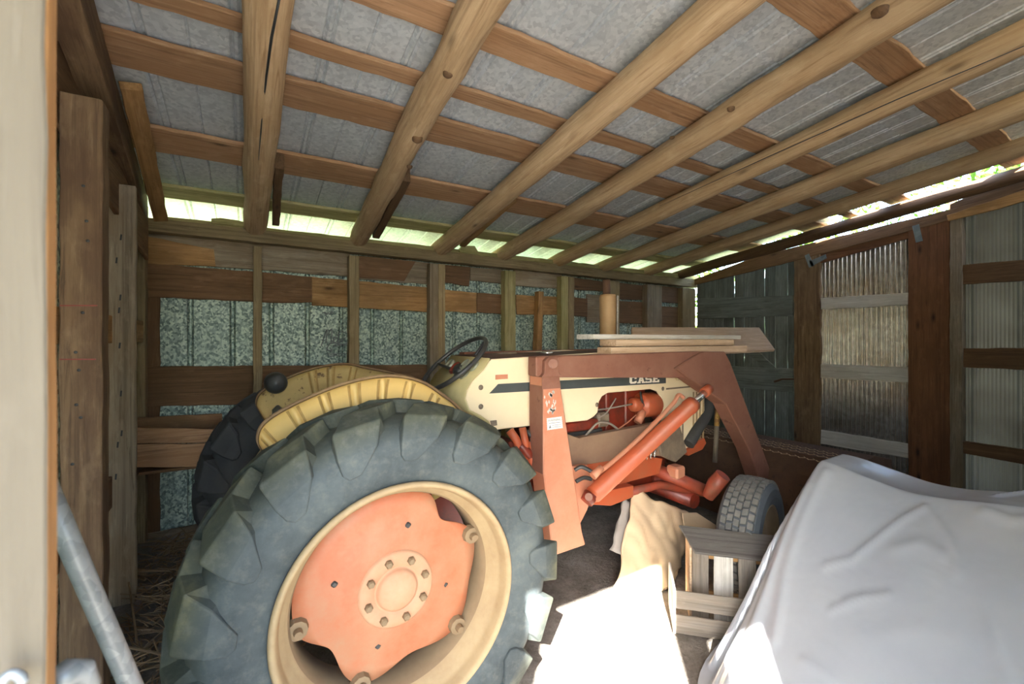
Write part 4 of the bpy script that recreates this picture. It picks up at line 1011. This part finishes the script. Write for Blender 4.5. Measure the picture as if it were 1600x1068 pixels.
# crumpled paper sack
def crumple(name, corners_px, Y0, seed, mat, lab, amp, depth=.12, cat='paper', nx=34, ny=40):
    a, b, c, d = [P(x, y, Y=Y) for x, y, Y in corners_px]    # bl, br, tr, tl
    o = (a + b + c + d) / 4; vs = []; fs = []
    for j in range(ny + 1):
        for i in range(nx + 1):
            u, v = i / nx, j / ny
            p = a.lerp(b, u).lerp(d.lerp(c, u), v)
            rd = 1.3 * abs(noise.noise((u * 2.1 + seed, v * 2.2 + u, seed))) + .45 * abs(noise.noise((u * 4.5 + v * 2 + seed, v * 4.0, 2))) + .05 * noise.noise((u * 14, v * 14, seed))
            p = p + Vector((-.25, -1, .1)) * (amp * rd + .07 * sin(pi * u) * (1 - .4 * v)) + Vector((1, 0, 0)) * (.015 * noise.noise((u * 5, v * 5 + 9, seed))) + Vector((0, 0, 1)) * (.03 * noise.noise((u * 5 + 4, seed, 0)) * v)
            p.z = max(p.z, .006)
            vs.append(p - o)
    for j in range(ny):
        for i in range(nx):
            k = j * (nx + 1) + i; fs.append((k, k + 1, k + nx + 2, k + nx + 1))
    ob = link(name, mesh(vs, fs), mat, world=Matrix.Translation(o), smooth=True)
    s = ob.modifiers.new('t', 'SOLIDIFY'); s.thickness = .006
    return tag(ob, lab, cat)
crumple('paper_sack', [(952, 944, 1.84), (1052, 940, 1.84), (1074, 800, 1.98), (988, 764, 2.02)], 1.8, 3, 'paper', 'crumpled brown kraft paper sack standing on the dirt beside the low crate', .055)
crumple('paper_scrap', [(952, 858, 1.98), (978, 862, 2.02), (984, 782, 2.08), (972, 778, 2.06)], 1.9, 8, 'greypaper', 'grey crumpled paper scrap behind the left edge of the brown sack', .03, nx=12, ny=16)
tag(slab('cardboard_flap', [P(1060, 800, Y=1.86), P(1062, 830, Y=1.84), P(1126, 842, Y=1.74), P(1136, 826, Y=1.75), P(1086, 800, Y=1.84)], (-.6, -.8, .2), .006, 'paper', (1, 0, 0), None, .002), 'pale cardboard flap sticking up behind the dark crate board', 'cardboard')
# low crate and taller slatted crate behind it
ux = Vector((.70, -.71, 0)).normalized(); vx = Vector((.71, .70, 0)).normalized()
CO = P(1056, 993, Z=0); CO.z = 0
c1 = empty('wooden_crate', CO, 'low open crate of grey slats with pale sunlit end, beside the paper sack', 'crate')
def cr(u, v, z): return CO + ux * u + vx * v + Vector((0, 0, z))
for z0, z1 in ((.020, .105), (.135, .225)):
    slab('front_slat', [cr(0, 0, z0), cr(.46, 0, z0), cr(.46, 0, z1), cr(0, 0, z1)], -vx, .012, 'cratewood', ux, c1, .002)
slab('end_panel', [cr(-.012, .0, .008), cr(-.012, .25, .008), cr(-.012, .25, .245), cr(-.012, .0, .235)], -ux, .012, 'whitewood', vx, c1, .002)
slab('bottom_board', [cr(0, .012, .016), cr(.46, .012, .016), cr(.46, .118, .016), cr(0, .118, .016)], NZ, .010, 'cratewood', ux, c1, .001)
C2 = CO + ux * .095 + vx * .135
c2 = empty('slatted_crate', C2, 'taller grey crate with upright slats, one slat white, behind the low crate', 'crate')
def cq(u, v, z): return C2 + ux * u + vx * v + Vector((0, 0, z))
for u0, u1, m in ((0, .08, 'cratewood'), (.105, .195, 'whitewood'), (.22, .30, 'cratewood'), (.325, .405, 'cratewood')):
    s_ = slab('upright_slat', [cq(u0, 0, .02), cq(u1, 0, .02), cq(u1, 0, .385), cq(u0, 0, .385)], -vx, .012, m, (0, 0, 1), c2, .002)
    if m == 'whitewood': s_['label'] = 'white slat'
for z in (.13, .33):
    slab('cross_batten', [cq(0, .014, z), cq(.42, .014, z), cq(.42, .014, z + .035), cq(0, .014, z + .035)], -vx, .014, 'orange', ux, c2, .002)
slab('side_panel', [cq(-.014, -.002, .01), cq(-.014, .16, .01), cq(-.014, .16, .41), cq(-.014, -.002, .385)], -ux, .012, 'pale', vx, c2, .002)
slab('top_board', [cq(.01, -.03, .385), cq(.42, -.03, .375), cq(.42, .11, .445), cq(-.055, .11, .455)], Vector((0, 0, 1)) - vx * .6, .016, 'darkgrey', ux, c2, .003)
# plastic sheet draped over something on the right
def sheet_h0(x, y):
    top = .855 + .035 * math.exp(-((y - 1.06) / .16) ** 2) + .04 * max(0, min(1, (.6 - y) / .4)) - .02 * math.exp(-((y - .72) / .14) ** 2)
    dx = max(0, 2.40 - x) / .84; dy = max(0, y - 1.07) / .27; dr = max(0, x - 2.62) / 1.0
    q = (dx ** 1.8 + dy ** 1.8) ** (1 / 1.8); q = max(q, (dr ** 1.8 + dy ** 1.8) ** (1 / 1.8))
    ang = math.atan2(dy, dx + 1e-6)
    fold = .5 * sin(ang * 9 + 1) + .5 * sin(ang * 17 + 2)
    w = max(0, min(1, dy * 3)) * max(0, min(1, dx * 4))
    fold2 = sin(y * 7.5 + x * 1.2 + 1.6 * noise.noise((x * 1.3, y * 1.3, 4)))
    t = min(1, max(0, q - .07 * fold * w * min(1, q * 2) - .030 * fold2 * min(1, q * 1.5) * min(1, dx * 2)))
    z = top * (1 - t ** 1.12) if t < 1 else 0
    z += .030 * noise.noise((x * 2.3, y * 2.3, 1)) * min(1, 3 * (1 - t)) + .035 * noise.noise((x * 1.2, y * 1.2, 7)) * min(1, 4 * t * (1 - t))
    return z, t
def sheet_hit(px, py):
    r = ray(px, py); k = .8
    while k < 4:
        p = CAM + r * k
        if 1.3 < p.x < 3.9 and p.z < sheet_h0(p.x, p.y)[0]: return p
        k += .004
    return CAM + r * 2
CRE = []
for pl, am, wd in (([(1290, 884), (1330, 876), (1372, 842), (1410, 812), (1445, 792)], .016, .012), ([(1300, 955), (1330, 938), (1388, 930)], .014, .012), ([(1320, 950), (1350, 936)], .008, .010),
                   ([(1450, 800), (1480, 840), (1494, 870), (1496, 900)], .012, .014), ([(1210, 1000), (1225, 900), (1250, 820), (1290, 740)], .024, .022), ([(1170, 1010), (1190, 940), (1215, 860), (1262, 760)], .020, .020),
                   ([(1545, 980), (1560, 1020), (1576, 1064)], .014, .014), ([(1255, 1035), (1280, 1050), (1300, 1066)], .012, .014), ([(1400, 860), (1440, 850), (1470, 868)], .012, .022), ([(1540, 800), (1580, 815), (1620, 812)], .02, .018), ([(1560, 775), (1600, 770), (1640, 768)], .018, .012), ([(1350, 1000), (1420, 985), (1500, 1000)], .012, .03)):
    pts = [sheet_hit(*p) for p in pl]
    for a, b in zip(pts, pts[1:]): CRE.append((a.x, a.y, b.x, b.y, am, wd))
def sheet_h(x, y):
    z, t = sheet_h0(x, y)
    best = {}
    for ax, ay, bx, by, am, wd in CRE:
        lx, ly = bx - ax, by - ay; L2 = lx * lx + ly * ly + 1e-9
        u = max(0, min(1, ((x - ax) * lx + (y - ay) * ly) / L2)); d = hypot(x - ax - lx * u, y - ay - ly * u)
        if d < wd * 3: best[am] = max(best.get(am, 0), .6 * am * math.exp(-(d / wd) ** 2))
    z += sum(best.values())
    return max(z, .012 + .012 * (noise.noise((x * 6, y * 6, 2)) + .6))
def sheet_mesh():
    vs = []; fs = []; nx, ny = 230, 190
    for j in range(ny + 1):
        for i in range(nx + 1):
            x = 1.46 + (3.6 - 1.46) * i / nx; y = -.25 + (1.44 + .25) * j / ny
            vs.append((x, y, sheet_h(x, y)))
    for j in range(ny):
        for i in range(nx):
            k = j * (nx + 1) + i
            c = Vector(vs[k]); t = max(0, 2.40 - c.x) / .84; dy = max(0, c.y - 1.07) / .27
            if (t ** 1.8 + dy ** 1.8) < 1.10 + .1 * noise.noise((c.x * 3, c.y * 3, 5)): fs.append((k, k + 1, k + nx + 2, k + nx + 1))
    me = mesh(vs, fs); bm = bmesh.new(); bm.from_mesh(me)
    bmesh.ops.delete(bm, geom=[v for v in bm.verts if not v.link_faces], context='VERTS')
    for _ in range(10):
        nv = {}
        for v in bm.verts:
            nb = [e.other_vert(v) for e in v.link_edges if e.is_boundary]
            if len(nb) == 2: nv[v] = (v.co * 2 + nb[0].co + nb[1].co) / 4
        for v, c in nv.items(): v.co = c
    bm.to_mesh(me); bm.free(); return me
tag(link('plastic_sheet', sheet_mesh(), 'sheet', smooth=True), 'large milky plastic sheet draped over a bulky load at lower right', 'sheet')
# straw and sticks on the floor at left
random.seed(3)
def straw():
    vs = []; fs = []
    for k in range(900):
        y = random.uniform(1.5, 4.0); x = random.uniform(XLW(y) + .08, -.02); L = random.uniform(.04, .22) * (2.2 if k % 20 == 0 else 1); a = random.uniform(0, pi); z = random.uniform(.008, .05)
        d = Vector((cos(a), sin(a), random.uniform(-.15, .3))) * L; p = Vector((x, y, z))
        q = p + d; q.z = max(q.z, .006)
        v, f = tube_mesh([p, (p + q) / 2 + Vector((0, 0, .008)), q], random.uniform(.0015, .004) * (2.5 if k % 20 == 0 else 1), 5); b = len(vs); vs += v; fs += [tuple(i + b for i in g) for g in f]
    return mesh(vs, fs)
o = link('straw_litter', straw(), 'straw'); o['kind'] = 'stuff'; tag(o, 'dry straw and twigs littering the floor along the left wall', 'straw')
# trees outside
def tree(x, y, h, r, seed, lab):
    random.seed(seed)
    t = empty('leafy_tree', (x, y, -.05), lab, 'tree', 'trees outside the shed')
    tube('trunk', [(x, y, -.05), (x + .1, y, h * .3), (x, y + .1, h * .7)], [.16, .13, .06], 'brown', t, 10)
    vs = []; fs = []
    for k in range(3600):
        u = Vector((random.gauss(0, 1), random.gauss(0, 1), random.gauss(0, 1))).normalized() * r * random.uniform(.45, 1)
        c = Vector((0, 0, h * .55)) + Vector((u.x, u.y, u.z * h * .5 / r))
        s = random.uniform(.05, .11); a = Vector((random.gauss(0, 1), random.gauss(0, 1), random.gauss(0, 1))).normalized(); b_ = a.orthogonal().normalized(); b = len(vs)
        vs += [c - a * s, c + b_ * s * .6, c + a * s, c - b_ * s * .6]; fs.append((b, b + 1, b + 2, b + 3))
    me = bpy.data.meshes.new('leaves'); me.from_pydata([tuple(v) for v in vs], [], fs)
    o = link('foliage', me, 'leaf', t, world=Matrix.Translation((x, y, 0)))
tree(9.2, 5.4, 5.6, 2.0, 1, 'leafy green tree glimpsed through the gap above the right wall, farther back')
tree(9.8, .4, 5.8, 2.2, 2, 'leafy green tree glimpsed through the gap above the right wall, nearer the front')
tree(14.6, 3.6, 8.5, 2.9, 4, 'leafy green tree glimpsed through the gap above the right wall, in the middle')
def hedge():
    random.seed(9); t = empty('hedge', (2.2, 8.9, -.05), 'long green hedge outside behind the back wall', 'hedge')
    for k in range(5): tube('stem', [(-.6 + 1.5 * k, 8.9, -.05), (-.5 + 1.5 * k, 8.9, 2.2)], [.06, .03], 'brown', t, 8)
    vs = []; fs = []
    for k in range(9000):
        c = Vector((random.uniform(-2.5, 7), 8.9 + random.gauss(0, .5), random.uniform(-.02, 3.4)))
        sz = random.uniform(.06, .12); a = Vector((random.gauss(0, 1), random.gauss(0, 1), random.gauss(0, 1))).normalized(); b_ = a.orthogonal().normalized(); b = len(vs)
        vs += [c - a * sz, c + b_ * sz * .7, c + a * sz, c - b_ * sz * .7]; fs.append((b, b + 1, b + 2, b + 3))
    me = bpy.data.meshes.new('leaves'); me.from_pydata([tuple(v) for v in vs], [], fs); link('foliage', me, 'leaf', t)
hedge()

# ================================================================== LIGHT
w = bpy.data.worlds.new('world'); SC.world = w; w.use_nodes = True
nt = w.node_tree; nt.nodes.clear()
sk = nt.nodes.new('ShaderNodeTexSky'); sk.sky_type = 'NISHITA'; sk.sun_disc = False; sk.sun_elevation = radians(35.5); sk.sun_rotation = radians(180 + 41)
bg = nt.nodes.new('ShaderNodeBackground'); bg.inputs[1].default_value = 1.1
ou = nt.nodes.new('ShaderNodeOutputWorld'); nt.links.new(sk.outputs[0], bg.inputs[0]); nt.links.new(bg.outputs[0], ou.inputs[0])
sun = bpy.data.lights.new('sun', 'SUN'); sun.energy = 42.0; sun.angle = radians(.6); sun.color = (1, .965, .91)
so = bpy.data.objects.new('sun', sun); COL.objects.link(so)
so.rotation_euler = Vector((1.36, 1.55, -1.47)).to_track_quat('-Z', 'Y').to_euler()
so.location = (-6, -7, 7)

# ================================================================== CAMERA
cd = bpy.data.cameras.new('camera'); cam = bpy.data.objects.new('camera', cd); COL.objects.link(cam)
cam.location = CAM; cam.rotation_euler = (radians(90), 0, -YAW)
cd.sensor_width = 36; cd.lens = F / 1600 * 36; cd.shift_y = -4 / 1600; cd.clip_start = .02; cd.clip_end = 300
cd.dof.use_dof = True; cd.dof.focus_distance = 2.6; cd.dof.aperture_fstop = 4.0
SC.camera = cam
SC.view_settings.view_transform = 'Standard'; SC.view_settings.look = 'None'; SC.view_settings.gamma = 1; SC.view_settings.use_curve_mapping = False
SC.view_settings.exposure = 1.2
SC.cycles.max_bounces = 12; SC.cycles.diffuse_bounces = 8; SC.cycles.transparent_max_bounces = 12
SC.cycles.use_denoising = True
